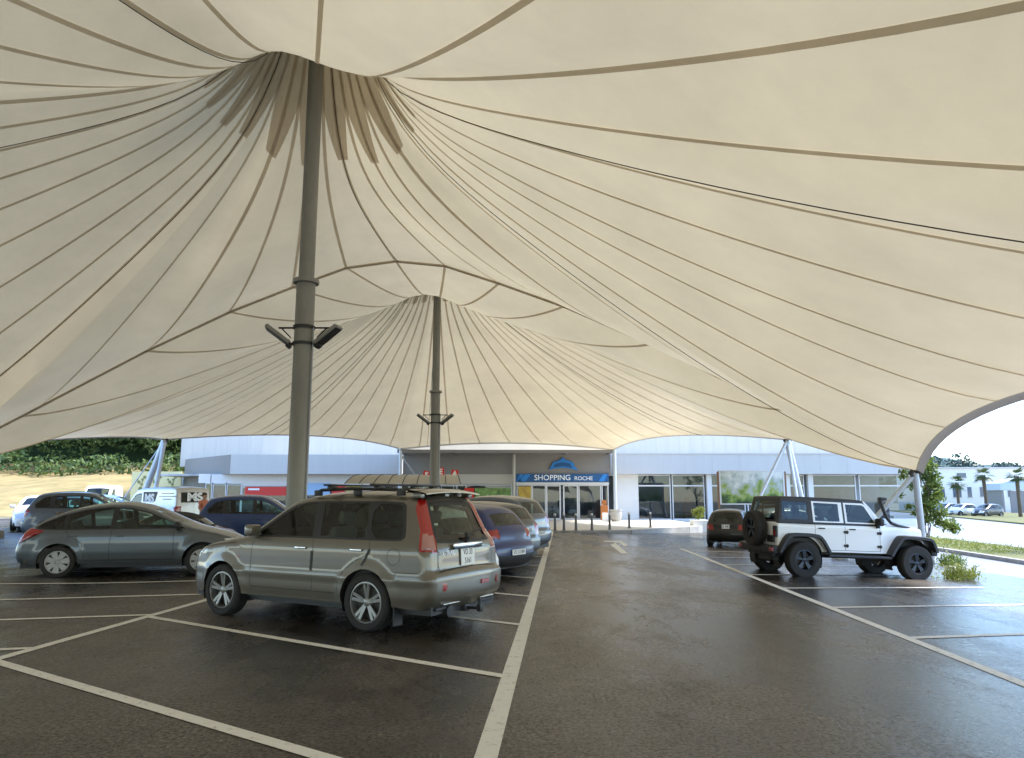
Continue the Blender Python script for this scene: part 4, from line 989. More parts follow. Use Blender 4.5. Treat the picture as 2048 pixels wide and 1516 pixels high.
strut((A_[0], A_[1], A_[2] - .06), [((-19.9, 39.5), .16), ((-18.3, 38.0), .11), ((-21.2, 39.3), .03)], 'pale strut standing behind the white delivery van')
strut((G_[0], G_[1], G_[2] - .06), [((-21.8, 26.8), .105), ((-18.6, 27.2), .085)], 'pale strut at the left canopy corner beyond the row of grey cars')
strut((F_[0], F_[1], F_[2] - .06), [((12.3, 6.3), .105), ((10.4, 8.2), .085)], 'pale strut at the near right canopy corner')
# ---------------------------------------------------------------- shopping centre
FF, TT = 1480.0, R(9.14)
def at(x, y, Y_):
    v = 758 - y; up = FF * sin(TT) + v * cos(TT); fw = FF * cos(TT) - v * sin(TT); return ((x - 1024) / fw * Y_, CAMH + up / fw * Y_)
M['wall_hi'] = mat('pale_blue_cladding', (.55, .525, .485), .55, var=.04, vscale=.6, stretch=(4, 1, .2)); M['wall_w'] = mat('white_render', (.70, .70, .69), .7, var=.04, vscale=1)
M['fascia'] = mat('grey_fascia', (.50, .495, .48), .5, var=.04, vscale=.5, stretch=(3, 1, .3)); M['fascia_d'] = mat('dark_grey_panel', (.20, .20, .205), .55, var=.05)
M['portal'] = mat('taupe_panel', (.25, .235, .215), .6, var=.05, vscale=.5); M['cream'] = mat('cream_panel', (.52, .49, .43), .6)
M['frame'] = mat('white_frame', (.66, .67, .68), .4); M['shopglass'] = glass('shop_glass', (.72, .80, .84), .25); M['inside'] = mat('shop_interior', (.55, .58, .62), .8, c2=(.28, .31, .34), vscale=.7)
M['shopfloor'] = mat('shop_floor', (.3, .3, .3), .3); M['redsign'] = mat('red_sign', (.62, .03, .02), .5); M['bluesign'] = mat('blue_sign', (.015, .115, .30), .45, c2=(.01, .075, .22), vscale=.35)
M['logo'] = mat('bright_blue_logo', (.02, .22, .62), .4); M['yellow'] = mat('yellow_poster', (.60, .48, .06), .5, c2=(.35, .16, .05), vscale=2.5); M['orange_s'] = mat('orange_stand', (.38, .13, .03), .5)
M['greenposter'] = mat('leafy_poster', (.30, .50, .14), .5, c2=(.03, .06, .02), vscale=2.2); M['pinkposter'] = mat('pink_poster', (.65, .28, .32), .5, c2=(.7, .6, .55), vscale=2); M['goldposter'] = mat('gold_poster', (.6, .46, .25), .5, c2=(.7, .62, .5), vscale=2)
FY = 56.5; WY = 57.6
bd = thing('shopping_centre', 'long pale shopping centre building with grey fascia and glazed entrance', 'building', (0, WY, 0)); bo = Vector(bd.location)
def wb(mb, xa, xb, za, zb, ya, yb, bev=0): mb.box(Vector((xa, ya, za)) - bo, Vector((xb, yb, zb)) - bo, bev); return mb
XL = at(362, 900, 64)[0]; XR = at(1838, 948, FY)[0]
zft, zfb = at(1500, 909, FY)[1], at(1500, 948, FY)[1]
XB, XC = -8.35, 7.55
b = MB(); wb(b, XL, XR + .3, zft - .6, 13.5, 64, 84)
for i in range(60):                                            # cladding joints as real thin ribs
    x = XL + 1.0 + i * 1.0
    if x < XR: b.box(Vector((x, 63.985, zft + .05)) - bo, Vector((x + .012, 64.0, 13.4)) - bo)
b.build('upper_wall', M['wall_hi'], bd)
x461 = at(461, 930, FY)[0]; x370 = at(370, 930, 63.7)[0]
b = MB(); wb(b, XC + .2, XR, zfb, zft, FY, 64.2); wb(b, XC + .2, XR + .06, zft, zft + .12, FY - .06, 64.1)
for i in range(11): x = XC + 1.5 + i * 2.05; wb(b, x, x + .015, zfb + .02, zft - .02, FY - .012, FY)
b.build('fascia', M['fascia'], bd)
b = MB(); wb(b, x461, XB - .2, zfb, zft, FY, 64.2); b.build('fascia', M['fascia'], bd)
b = MB(); b.prism([(x461 - .003, FY), (x370, 63.7), (x370, 64.2), (x461 - .003, 64.2)], zfb - bo.z, zft - bo.z, 'xy', Matrix.Translation((0, -bo.y, 0))); b.build('angled_fascia', M['fascia_d'], bd)
b = MB(); wb(b, XL + .4, x461 + 1.0, -.1, zfb, 63.6, 64.0); b.build('side_wall', M['wall_w'], bd)
# windows helper: frame + pane
def window(x0, x1, y0, y1, Yp, frame=.07, trans=None, mull=(), m=None, nm='window', pane=None):
    a, zt = at(x0, y0, Yp); c, zb = at(x1, y1, Yp); fr = MB()
    def fb(xa, xb, za, zz): wb(fr, xa, xb, za, zz, Yp - .06, Yp + .06)
    fb(a, a + frame, zb, zt); fb(c - frame, c, zb, zt); fb(a + frame, c - frame, zt - frame, zt); fb(a + frame, c - frame, zb, zb + frame)
    if trans: zt_ = at(x0, trans, Yp)[1]; fb(a + frame, c - frame, zt_ - .05, zt_ + .05)
    for q in mull: xm = at(q, y0, Yp)[0]; wb(fr, xm - .04, xm + .04, zb + frame, zt - frame, Yp - .05, Yp + .05)
    o = fr.build(nm, m or M['frame'], bd); p = MB(); wb(p, a + .02, c - .02, zb + .02, zt - .02, Yp - .006, Yp + .006); p.build('pane', pane or M['shopglass'], o); return o
zg = gz(20, WY)
# right wing: solid panel then windows
for (x0, x1) in ((1232, 1274),): a = at(x0, 950, WY)[0]; c = at(x1, 950, WY)[0]; b = MB(); wb(b, a, c, -.5, zfb, WY - .05, WY + .3); b.box(Vector((a, WY - .08, at(0, 969, WY)[1])) - bo, Vector((c, WY - .05, at(0, 971, WY)[1])) - bo); b.build('wall_panel', M['wall_w'], bd)
wins = [(1274, 1343), (1343, 1411), (1420, 1492), (1492, 1566), (1576, 1612), (1622, 1716), (1716, 1838)]
for (x0, x1) in wins: window(x0, x1, 949.5, 1039, WY, trans=971.5)
for q in (1415.5, 1571, 1617): a = at(q - 5, 950, WY)[0]; c = at(q + 5, 950, WY)[0]; b = MB(); wb(b, a, c, -.5, zfb, WY - .35, WY + .05); b.build('pier', M['frame'], bd)
b = MB(); wb(b, at(1274, 0, WY)[0], XR, -.6, at(0, 1039, WY)[1], WY - .12, WY + .12); b.build('plinth', M['wall_w'], bd)
# left wing
b = MB(); wb(b, at(461, 0, WY)[0], at(482, 0, WY)[0], at(0, 966, WY)[1], zfb, WY, WY + .2); wb(b, at(484, 0, WY)[0], XB - .3, at(0, 972, WY)[1], zfb, WY, WY + .2); b.build('wall_panel', M['wall_w'], bd)
for i, (x0, x1, mm) in enumerate(((412, 424, 'greenposter'), (424, 452, 'pinkposter'), (452, 480, 'goldposter'))):
    window(x0, x1, 966, 1036, WY, .05); a = at(x0 + 2, 970, WY + .1); c = at(x1 - 2, 1005, WY + .1); p = MB(); wb(p, a[0], c[0], c[1], a[1], WY + .1, WY + .12); p.build('window_poster', M[mm], bd)
for (x0, x1) in ((484, 575), (575, 650), (650, 732), (732, 797)): window(x0, x1, 973, 1036, WY)
b = MB(); a = at(491, 973.5, WY - .15); c = at(572, 991, WY - .15); wb(b, a[0], c[0], c[1], a[1], WY - .22, WY - .10); o = b.build('shop_sign', M['redsign'], bd)
b = MB(); b.box((a[0] + .25, WY - .235 - bo.y, a[1] - .26), (a[0] + 1.1, WY - .222 - bo.y, a[1] - .12)); b.build('white_mark', M['text_white'], o)
b = MB(); a = at(608, 966, WY - .15); c = at(660, 990, WY - .15); wb(b, a[0], c[0], c[1], a[1], WY - .2, WY - .12); b.build('blue_panel', mat('light_blue_panel', (.30, .48, .70), .5), bd)
for (x0, x1, mm) in ((664, 690, 'redsign'), (692, 722, 'yellow')): a = at(x0, 972, WY - .15); c = at(x1, 990, WY - .15); b = MB(); wb(b, a[0], c[0], c[1], a[1], WY - .2, WY - .12); b.build('offer_panel', M[mm], bd)
# interiors
b = MB(); wb(b, XL + 1, XR - .1, -.5, zfb - .1, WY + 5, WY + 5.2); b.build('interior_wall', M['inside'], bd)
b = MB(); wb(b, XL + 1, XR - .1, -.52, -.40, WY + .13, WY + 5); b.build('interior_floor', M['shopfloor'], bd)
b = MB(); wb(b, XL + 1, XR - .1, zfb - .1, zfb + .05, WY + .13, WY + 5.2); b.build('interior_ceiling', M['inside'], bd)
disp = [mat('display_%d' % i, c, .7) for i, c in enumerate(((.5, .5, .5), (.10, .16, .28), (.35, .10, .07), (.45, .38, .25), (.12, .2, .12), (.6, .6, .62)))]
for i in range(46):
    x = rng.uniform(XC + 2, XR - 1) if i < 32 else rng.uniform(XL + 7, XB - 1); hh = rng.uniform(.4, 1.9); ww = rng.uniform(.3, 1.1); yy = rng.uniform(WY + .6, WY + 3.6)
    b = MB(); b.box(Vector((x, yy, -.4)) - bo, Vector((x + ww, yy + .5, -.4 + hh)) - bo, .05); b.box(Vector((x + ww * .2, yy + .1, -.4 + hh)) - bo, Vector((x + ww * .6, yy + .4, -.1 + hh)) - bo, .04); b.build('window_display', disp[i % 6], bd)
# entrance portal between the pillars
zbm = at(0, 903, 54.1)[1]
b = MB(); wb(b, XB, XC, at(0, 948, 57)[1], at(0, 897, 57)[1] + .3, 57.0, 57.5)
for x in (-5.6, -2.8, 2.8, 5.2): wb(b, x, x + .015, at(0, 947, 57)[1], zbm + .1, 56.99, 57.0)
b.build('portal_fascia', M['portal'], bd)
xp = at(1028, 900, 57)[0]
b = MB(); wb(b, XB, xp - .1, at(0, 968, 57)[1], at(0, 948.3, 57)[1], 57.05, 57.4); b.build('cream_band', M['cream'], bd)
b = MB(); wb(b, XB, XC, zbm - .10, zbm + .16, 54.0, 54.25); wb(b, XB, XC, zbm + .0, zbm + .12, 54.26, 57.0) if False else None
b.build('entrance_beam', M['fascia_d'], bd)
b = MB()
for x in (XB + .1, -4.3, xp, 4.0, XC - .2): wb(b, x - .06, x + .06, zbm - .08, zbm + .04, 54.26, 57.0)
b.build('canopy_rafters', M['fascia_d'], bd)
b = MB(); b.quad(*[Vector(q) - bo for q in ((XB, 54.2, zbm + .14), (XC, 54.2, zbm + .14), (XC, 57.0, zbm + .2), (XB, 57.0, zbm + .2))]); b.build('canopy_roof', M['portal'], bd)
for x, r_ in ((XB + .25, .13), (XC - .1, .13)):
    b = MB(); b.tube([Vector((x, 54.05, .0)) - bo, Vector((x, 54.05, 5.1)) - bo], r_, 14); b.lathe([(0, 0), (.2, 0), (.2, .06), (0, .06)], 12, Matrix.Translation(Vector((x, 54.05, .01)) - bo)); b.build('pillar', M['strut'], bd, smooth=True)
b = MB(); b.tube([Vector((xp, 56.6, 0)) - bo, Vector((xp, 56.6, zbm)) - bo], .11, 12); b.build('pillar', M['cream'], bd, smooth=True)
b = MB(); b.tube([Vector((XB + .35, 54.1, 4.6)) - bo, Vector((XB + 1.5, 56.9, 2.6)) - bo], .07, 8); b.build('brace', M['strut'], bd, smooth=True)
window(802, 932, 969, 1038, 57.3, .08, mull=(870,)); window(932, 1024, 969, 1038, 57.3, .08)
a = at(950, 976, 57.2); c = at(1022, 1000, 57.2); b = MB(); wb(b, a[0], c[0], c[1], a[1], 57.18, 57.22); b.build('leafy_poster', M['greenposter'], bd)
a = at(929, 976, 57.2); c = at(948, 997, 57.2); b = MB(); wb(b, a[0], c[0], c[1], a[1], 57.17, 57.23); b.build('red_poster', M['redsign'], bd)
b = MB(); wb(b, xp + .15, XC - .15, at(0, 969.5, 57)[1], at(0, 964.5, 57)[1], 57.0, 57.5); b.build('door_header', M['frame'], bd)
for i, (x0, x1) in enumerate(((1033, 1064), (1064, 1092), (1092, 1122), (1126, 1157), (1157, 1203), (1203, 1218))):
    window(x0, x1, 970, 1039, 57.3, .07 if i not in (2, 3) else .10, nm='sliding_door' if i in (2, 3) else 'window')
for x0, x1 in ((1096, 1120), (1129, 1155)): a = at(x0, 985, 57.4); c = at(x1, 1000, 57.4); b = MB(); wb(b, a[0], c[0], c[1], a[1], 57.40, 57.42); b.build('door_screen', M['fascia'], bd)
a = at(1037, 973, 57.2); c = at(1062, 1003, 57.2); b = MB(); wb(b, a[0], c[0], c[1], a[1], 57.2, 57.23); b.build('yellow_poster', M['yellow'], bd)
# separate signs
a = at(1031.5, 948, 56.9); c = at(1217.5, 963.5, 56.9)
sg = thing('shop_sign', 'long blue shopping sign board over the glazed entrance doors', 'sign', ((a[0] + c[0]) / 2, 56.9, (a[1] + c[1]) / 2))
b = MB(); b.box(((a[0] - c[0]) / 2, -.08, (c[1] - a[1]) / 2), ((c[0] - a[0]) / 2, .08, (a[1] - c[1]) / 2), .01); b.build('board', M['bluesign'], sg)
for (x, wd, lc) in ((-2.9, .5, 'a'), (-3.25, .25, 'b'), (3.1, .35, 'c')): b = MB(); b.prism([(x - wd, -.27), (x + wd * .2, -.27), (x + wd, .27), (x + wd * .1, .27)], -.095, -.085, 'xz'); b.build('diagonal_stripe', M['logo'], sg)
text('lettering', 'SHOPPING', .58, M['text_white'], sg, loc=(-.75, -.10, -.0), rot=(R(90), 0, 0), ext=.012, bold=.006)
text('lettering', 'ROCHE', .42, M['text_white'], sg, loc=(1.62, -.10, -.05), rot=(R(90), 0, 0), ext=.012, bold=.002)
la = at(1126, 939, 56.9); lg = thing('tent_logo', 'bright blue tent shaped logo above the blue sign board', 'logo', (la[0], 56.92, la[1]))
b = MB(); b.prism(chaikin([(-1.15, -.05), (-.85, .28), (-.78, .55), (-.55, .62), (-.2, .72), (0, .95), (.2, .72), (.55, .62), (.78, .55), (.85, .28), (1.2, -.12), (.7, .05), (0, .14), (-.7, .08)], 1, True).tolist(), -.05, .03, 'xz'); b.build('tent_shape', M['logo'], lg)
b = MB(); b.prism([(-.75, .15), (-.55, .45), (0, .55), (.55, .45), (.75, .12), (0, .24)], -.058, -.052, 'xz'); b.build('tent_shade', M['bluesign'], lg)

# red tilted sale letter boards above the trolley shelter
for i, (x, y, ch, tl) in enumerate(((851, 947, 'S', 12), (866, 944, 'O', 5), (882, 941, 'E', -3), (909, 945, 'A', 4))):
    q = at(x, y, 46); t = thing('letter_board', ['leftmost tilted red letter board over the trolley shelter', 'second tilted red letter board left of the farther mast', 'red letter board just right of the farther mast', 'separate white figure board with red edge right of the sale letters'][i], 'sign', (q[0], 46, q[1] - .35))
    t.rotation_euler = (0, R(tl), 0); b = MB(); b.box((-.21, -.03, 0), (.21, .03, .52), .01); b.build('board', M['redsign'], t)
    text('letter', ch, .46, M['text_white'], t, loc=(0, -.035, .26), rot=(R(90), 0, 0), ext=.004, bold=.02)
    b = MB(); b.tube([(0, .03, .1), (0, .03, -2.5)], .02, 6); b.build('post', M['steel'], t)

# trolley shelter
q0 = at(700, 985, 38); q1 = at(924, 985, 38); sw = q1[0] - q0[0]
ts = thing('trolley_shelter', 'trolley shelter with curved translucent ribbed roof behind the silver estate', 'shelter', (q0[0], 38, gz(-5, 38)))
M['poly'] = fabric('translucent_roof_sheet', (.60, .57, .50), .35, .3)
b = MB(); rows = []
for k in range(9):
    f = k / 8; yy = -1.3 + 2.6 * f; zz = 2.05 + .75 * sin(pi * min(1, .12 + f * .55)); ins = .42 * f; rows.append([(ins + (sw - 2 * ins) * j / 10, yy, zz) for j in range(11)])
b.sheet(rows); b.build('roof', M['poly'], ts, smooth=True)
for j in range(0, 9):
    b = MB(); b.tube([(r_[0][0] + (r_[-1][0] - r_[0][0]) * j / 8, r_[0][1], r_[0][2] + .01) for r_ in rows], .022, 5); b.build('rib', M['darkmetal'], ts)
for j in (0, .5, 1):
    b = MB(); b.tube([(.1 + (sw - .2) * j, 1.1, 0), (.42 + (sw - .84) * j, 1.1, 2.7)], .04, 8); b.build('post', M['steel'], ts)
b = MB(); b.box((0, -1.33, 1.98), (sw, -1.25, 2.06)); b.build('gutter', M['cream'], ts)

# bollards along the plaza edge
M['bollard'] = mat('bollard_paint', (.10, .10, .10), .5); M['ball'] = mat('bollard_cap', (.55, .55, .53), .4)
names = ['nearest the parked row', 'second from the parked row', 'third from the parked row, before the sliding doors', 'fourth from the parked row', 'in line with the orange stand', 'in front of the blank wall panel', 'last on the right by the first shop window']
for i, (x, y) in enumerate(((1110, 1061), (1128, 1061), (1152, 1060.5), (1184, 1060), (1219.5, 1059), (1258.6, 1056), (1301, 1054.5))):
    v = 758 - y; up = FF * sin(TT) + v * cos(TT); fw = FF * cos(TT) - v * sin(TT); Yb = (.02 - CAMH) * fw / up; X = (x - 1024) / fw * Yb
    t = thing('bollard', 'slim dark bollard with pale ball top, %s' % names[i], 'bollard', (X, Yb, .01), 0, 'bollards along the plaza edge')
    b = MB(); b.tube([(0, 0, 0), (0, 0, .74)], [.07, .055], 14); b.lathe([(.07, 0), (.10, 0), (.10, .03), (.07, .04)], 14, close=True); b.build('post', M['bollard'], t, smooth=True)
    b = MB(); b.lathe([(0, .73), (.05, .74), (.072, .78), (.05, .84), (0, .86)], 14); b.build('ball_cap', M['ball'], t, smooth=True)
# pot, orange stand, planter
q = at(1229, 1042, 52.5); t = thing('planter_pot', 'round stone planter pot beside the right entrance pillar', 'planter', (q[0] + .1, 52.5, .01))
b = MB(); b.lathe([(.28, 0), (.42, .25), (.44, .6), (.40, .72), (.46, .76), (.46, .82), (.38, .82), (.36, .74)], 20); b.build('pot', M['kerb'], t, smooth=True)
b = MB(); b.box((-.95, -.2, 0), (-.55, .2, .6), .03); b.build('white_block', M['wall_w'], t)
q = at(1209, 1040, 55.6); t = thing('display_stand', 'tall orange display stand at the right end of the entrance glazing', 'stand', (q[0], 55.6, .01))
b = MB(); b.box((-.27, -.12, 0), (.27, .12, 1.1), .03); b.build('body', M['orange_s'], t); b = MB(); b.lathe([(0, -.03), (.2, -.03), (.2, .03), (0, .03)], 16, Matrix.Translation((0, 0, 1.3)) @ Matrix.Rotation(R(90), 4, 'X')); b.build('top_disc', M['orange_s'], t)
b = MB(); b.box((-.2, -.125, .15), (.2, -.121, .5)); b.build('label_panel', M['yellow'], t)
# billboard
a = at(1440, 943, 41); c = at(1568, 1007, 41); t = thing('billboard', 'landscape picture billboard on posts in front of the right shop windows', 'billboard', ((a[0] + c[0]) / 2, 41, -.35))
bw = (c[0] - a[0]) / 2; zt, zb = a[1] + .35, c[1] + .35
def pic():
    m = bpy.data.materials.new('landscape_print'); m.use_nodes = True; n = m.node_tree.nodes; l = m.node_tree.links; b = n['Principled BSDF']; b.inputs['Roughness'].default_value = .5
    tc = n.new('ShaderNodeTexCoord'); no = n.new('ShaderNodeTexNoise'); no.inputs['Scale'].default_value = 1.6; no.inputs['Detail'].default_value = 6; l.new(tc.outputs['Object'], no.inputs[0])
    r = n.new('ShaderNodeValToRGB'); e = r.color_ramp.elements; e[0].position = .30; e[0].color = (.02, .035, .01, 1); e[1].position = .75; e[1].color = (.70, .72, .66, 1)
    for p_, c_ in ((.42, (.10, .20, .03)), (.50, (.30, .38, .08)), (.60, (.40, .46, .42))): k = e.new(p_); k.color = (*c_, 1)
    sx = n.new('ShaderNodeSeparateXYZ'); l.new(tc.outputs['Object'], sx.inputs[0]); ma = n.new('ShaderNodeMath'); ma.operation = 'MULTIPLY_ADD'; ma.inputs[1].default_value = .22; ma.inputs[2].default_value = -.50; l.new(sx.outputs[2], ma.inputs[0])
    ad = n.new('ShaderNodeMath'); l.new(ma.outputs[0], ad.inputs[0]); l.new(no.outputs[0], ad.inputs[1]); l.new(ad.outputs[0], r.inputs[0]); l.new(r.outputs[0], b.inputs[0]); return m
b = MB(); b.box((-bw, -.03, zb), (bw, .03, zt)); b.build('printed_panel', pic(), t)
b = MB(); b.box((-bw - .08, -.05, zb - .06), (-bw, .05, zt + .06)); b.box((bw, -.05, zb - .06), (bw + .08, .05, zt + .06)); b.box((-bw, -.05, zt), (bw, .05, zt + .06)); b.box((-bw, -.05, zb - .06), (bw, .05, zb)); b.build('frame', M['frame'], t)
for sx_ in (-bw - .13, bw + .13): b = MB(); b.box((sx_ - .05, -.05, 0), (sx_ + .05, .05, zt)); b.build('post', mat('brown_post', (.22, .12, .07), .7), t)
t = thing('shrub_planter', 'white box planter with a small shrub behind the black hatchback', 'planter', (at(1398, 1050, 45)[0], 45, -.40))
b = MB(); b.box((-.45, -.45, 0), (.45, .45, .75), .03); b.build('box', M['wall_w'], t)

# cream banner with three plant drawings on the left
a = at(265, 943, 62); c = at(362, 975, 62); t = thing('cream_banner', 'pale yellow banner with dark branching drawings left of the building', 'banner', ((a[0] + c[0]) / 2, 62, gz(-28, 62)))
zz = t.location.z; hw_ = (c[0] - a[0]) / 2; b = MB(); b.box((-hw_, -.05, c[1] - zz - 1.0), (hw_, .05, a[1] - zz)); b.build('sheet', mat('cream_sheet', (.66, .62, .36), .7), t)
for xk in (-.62, .0, .62):
    b = MB(); cx_ = xk * hw_; z0_ = c[1] - zz - .1
    for (dx, dz, r_) in ((0, 0, .16), (.1, .35, .1), (-.15, .55, .13), (.12, .75, .1), (.3, .95, .13), (-.3, .75, .09)): b.lathe([(0, -.01), (r_, -.01), (r_, .01), (0, .01)], 10, Matrix.Translation((cx_ + dx, -.07, z0_ + dz)) @ Matrix.Rotation(R(90), 4, 'X'))
    b.tube([(cx_, -.065, z0_), (cx_ + .08, -.065, z0_ + .4), (cx_ + .25, -.065, z0_ + .9)], .03, 5); b.tube([(cx_ + .05, -.065, z0_ + .3), (cx_ - .3, -.065, z0_ + .75)], .03, 5)
    b.build('plant_drawing', mat('olive_print', (.20, .22, .10), .8), t)
for sx_ in (-hw_ + .1, hw_ - .1): b = MB(); b.tube([(sx_, .08, 0), (sx_, .08, a[1] - zz)], .04, 6); b.build('post', M['steel'], t)

# ---------------------------------------------------------------- greenery
def leafmat(name, c, c2, sc_=.5, tr=.25):
    m = bpy.data.materials.new(name); m.use_nodes = True; n = m.node_tree.nodes; l = m.node_tree.links; n.remove(n['Principled BSDF'])
    d = n.new('ShaderNodeBsdfPrincipled'); d.inputs['Roughness'].default_value = .55; t = n.new('ShaderNodeBsdfTranslucent'); mx = n.new('ShaderNodeMixShader'); mx.inputs[0].default_value = tr
    tc = n.new('ShaderNodeTexCoord'); no = n.new('ShaderNodeTexNoise'); no.inputs['Scale'].default_value = sc_; no.inputs['Detail'].default_value = 8; no.inputs['Roughness'].default_value = .8; l.new(tc.outputs['Object'], no.inputs[0])
    r = n.new('ShaderNodeValToRGB'); r.color_ramp.elements[0].position = .35; r.color_ramp.elements[1].position = .65; r.color_ramp.elements[0].color = (*c, 1); r.color_ramp.elements[1].color = (*c2, 1)
    l.new(no.outputs[0], r.inputs[0]); l.new(r.outputs[0], d.inputs['Base Color']); l.new(r.outputs[0], t.inputs[0]); l.new(d.outputs[0], mx.inputs[1]); l.new(t.outputs[0], mx.inputs[2]); l.new(mx.outputs[0], n['Material Output'].inputs[0]); return m
M['wood1'] = leafmat('dark_leaves', (.04, .08, .025), (.14, .21, .055), .35); M['vine'] = leafmat('vine_leaves', (.08, .13, .02), (.22, .28, .06), 2.5, .35); M['palm'] = leafmat('palm_leaves', (.03, .06, .02), (.08, .12, .03), 1)
M['bark'] = mat('bark', (.12, .09, .06), .9, var=.3, vscale=8); M['yellowleaf'] = leafmat('yellow_green_leaves', (.12, .16, .02), (.28, .30, .06), 2, .4)
def leaves(name, P, size, m, parent=None, aspect=.6, nrm=None):
    n = len(P); a = rng.normal(size=(n, 3)); a /= np.linalg.norm(a, axis=1)[:, None]; c = rng.normal(size=(n, 3)); c -= (c * a).sum(1)[:, None] * a; c /= np.linalg.norm(c, axis=1)[:, None]
    s = size * rng.uniform(.6, 1.4, (n, 1)); V = np.stack([P - a * s, P + c * s * aspect * .5, P + a * s, P - c * s * aspect * .5], 1).reshape(-1, 3)
    me = bpy.data.meshes.new(name); me.from_pydata(V.tolist(), [], (np.arange(n * 4).reshape(-1, 4)).tolist()); me.materials.append(m)
    o = bpy.data.objects.new(name, me); col.objects.link(o)
    if parent: o.parent = parent
    return o
def blobs(cs, n, rough=.85):
    out = []
    tot = sum(c[3] ** 2 for c in cs)
    for (x, y, z, r_) in cs:
        k = int(n * r_ ** 2 / tot) + 1; d = rng.normal(size=(k, 3)); d /= np.linalg.norm(d, axis=1)[:, None]
        rr = r_ * rng.uniform(rough, 1.08, (k, 1)); out.append(np.array((x, y, z)) + d * rr * np.array((1, 1, .85)))
    return np.concatenate(out)
# wooded slope on the left, one mass
cs = []
for i in range(170):
    x = rng.uniform(-95, -24); y = rng.uniform(84, 104); z = 5.8 + (y - 84) * .5 + rng.uniform(-.4, 5.5); cs.append((x, y, z, rng.uniform(1.6, 3.6)))
for i in range(60): cs.append((-96 + 1.25 * i + rng.uniform(-.5, .5), rng.uniform(80, 83), 4.3 + rng.uniform(-.2, 1.2), rng.uniform(1.0, 1.9)))
P = blobs(cs, 75000); tag(leaves('woodland', P, .26, M['wood1'], aspect=.9), 'dense dark green wooded slope above the dry grass on the left', 'woodland', kind='stuff')
b = MB(); b.sheet([[(-120, 92 + 3 * sin(k), z) , (-22, 92 + 3 * sin(k * 2), z)] for k, z in enumerate((2, 8, 14, 22))]); tag(b.build('wooded_hillside', mat('undergrowth', (.03, .055, .02), 1)), kind='structure')
# dry grass slope
M['drygrass'] = mat('dry_grass', (.36, .26, .12), .95, c2=(.17, .15, .06), vscale=.5, bump=.6, bscale=8)
b = MB(); xs_ = np.linspace(-110, -24, 40); ys_ = np.linspace(55, 92, 16)
b.sheet([[(x, y, gz(-23, y) + .150 * max(0, y - 55) + .25 * sin(x * .4) * min(1, (y - 55) / 8)) for x in xs_] for y in ys_]); tag(b.build('dry_grass_slope', M['drygrass'], smooth=True, angle=180), kind='structure')
def tree(name, label, cat, x, y, z, h, r_, m, n, size, group=None, trunk=.12):
    t = thing(name, label, cat, (x, y, z), 0, group)
    b = MB(); b.tube([(0, 0, 0), (.05 * h * .2, 0, h * .35), (-.02 * h, .02 * h, h * .7)], [trunk, trunk * .75, trunk * .35], 8)
    for k in range(6): a = k * 1.1; b.tube([(0, 0, h * (.3 + .06 * k)), (r_ * .45 * cos(a), r_ * .45 * sin(a), h * (.5 + .06 * k)), (r_ * .8 * cos(a), r_ * .8 * sin(a), h * (.6 + .05 * k))], [trunk * .4, trunk * .25, trunk * .08], 5)
    b.build('trunk', M['bark'], t, smooth=True)
    cs = [(rng.uniform(-.6, .6) * r_, rng.uniform(-.6, .6) * r_, h * rng.uniform(.5, 1), r_ * rng.uniform(.22, .42)) for _ in range(12)]
    leaves('crown', blobs(cs, n, .3), size, m, t); return t
tree('young_tree', 'young yellow green tree at the right edge beside the road', 'tree', 21.3, 28.5, -.35, 4.6, 1.5, M['yellowleaf'], 900, .10)
# vine on the corner strut
t = thing('climbing_plant', 'leafy climbing plant hanging round the corner strut by the white off-roader', 'plant', (13.5, 24.7, gz(13.5, 24.7)))
cs = [(rng.normal(.40, .20), rng.normal(.1, .18), z, rng.uniform(.14, .32)) for z in np.linspace(1.1, 3.35, 34)] + [(rng.uniform(-.75, .0), .1, rng.uniform(1.6, 3.0), rng.uniform(.10, .2)) for _ in range(9)] + [(.1, .1, 3.35, .25), (.3, .0, 3.1, .3)]
leaves('leaves', blobs(cs, 4200, .2), .07, M['vine'], t, .8)
b = MB()
for k in range(5): b.tube([(rng.uniform(-.2, .5), .1, .1 * k), (rng.uniform(0, .4), .1, 1.2), (rng.uniform(-.1, .4), .1, 2.3), (rng.uniform(-.3, .4), .1, 3.2)], .015, 5)
b.build('stems', M['bark'], t)
# weeds at the bay end
def tuft(label, x, y, n, h, m, spread=.4, name='weed_clump'):
    t = thing(name, label, 'weeds', (x, y, gz(x, y)), 0); b = MB()
    for k in range(n):
        a = rng.uniform(0, 2 * pi); r0 = rng.uniform(0, spread) ; L = h * rng.uniform(.4, 1); px, py = r0 * cos(a), r0 * sin(a); dx, dy = rng.normal(0, .35 * L, 2); w2 = .012
        b.quad((px - w2, py, 0), (px + w2, py, 0), (px + dx * .5 + w2, py + dy * .5, L * .7), (px + dx * .5 - w2, py + dy * .5, L * .7)); b.quad((px + dx * .5 - w2, py + dy * .5, L * .7), (px + dx * .5 + w2, py + dy * .5, L * .7), (px + dx + .003, py + dy, L * .85), (px + dx - .003, py + dy, L * .85))
    b.build('blades', m, t); leaves('leaves', np.stack([rng.normal(0, spread * .7, n * 3), rng.normal(0, spread * .7, n * 3), np.abs(rng.normal(.1, h * .3, n * 3))], 1), .05, m, t)
    return t
JX, JY, JR = 6.72, 18.75, R(9.5)                         # rear axle of the off-roader
tuft('yellow green weed clump growing beside the off-roader front wheel', 11.15, 19.0, 110, .45, M['yellowleaf'], .40)
tuft('low weed clump along the kerb behind the strut foot', 13.9, 24.0, 120, .5, M['vine'], .35)
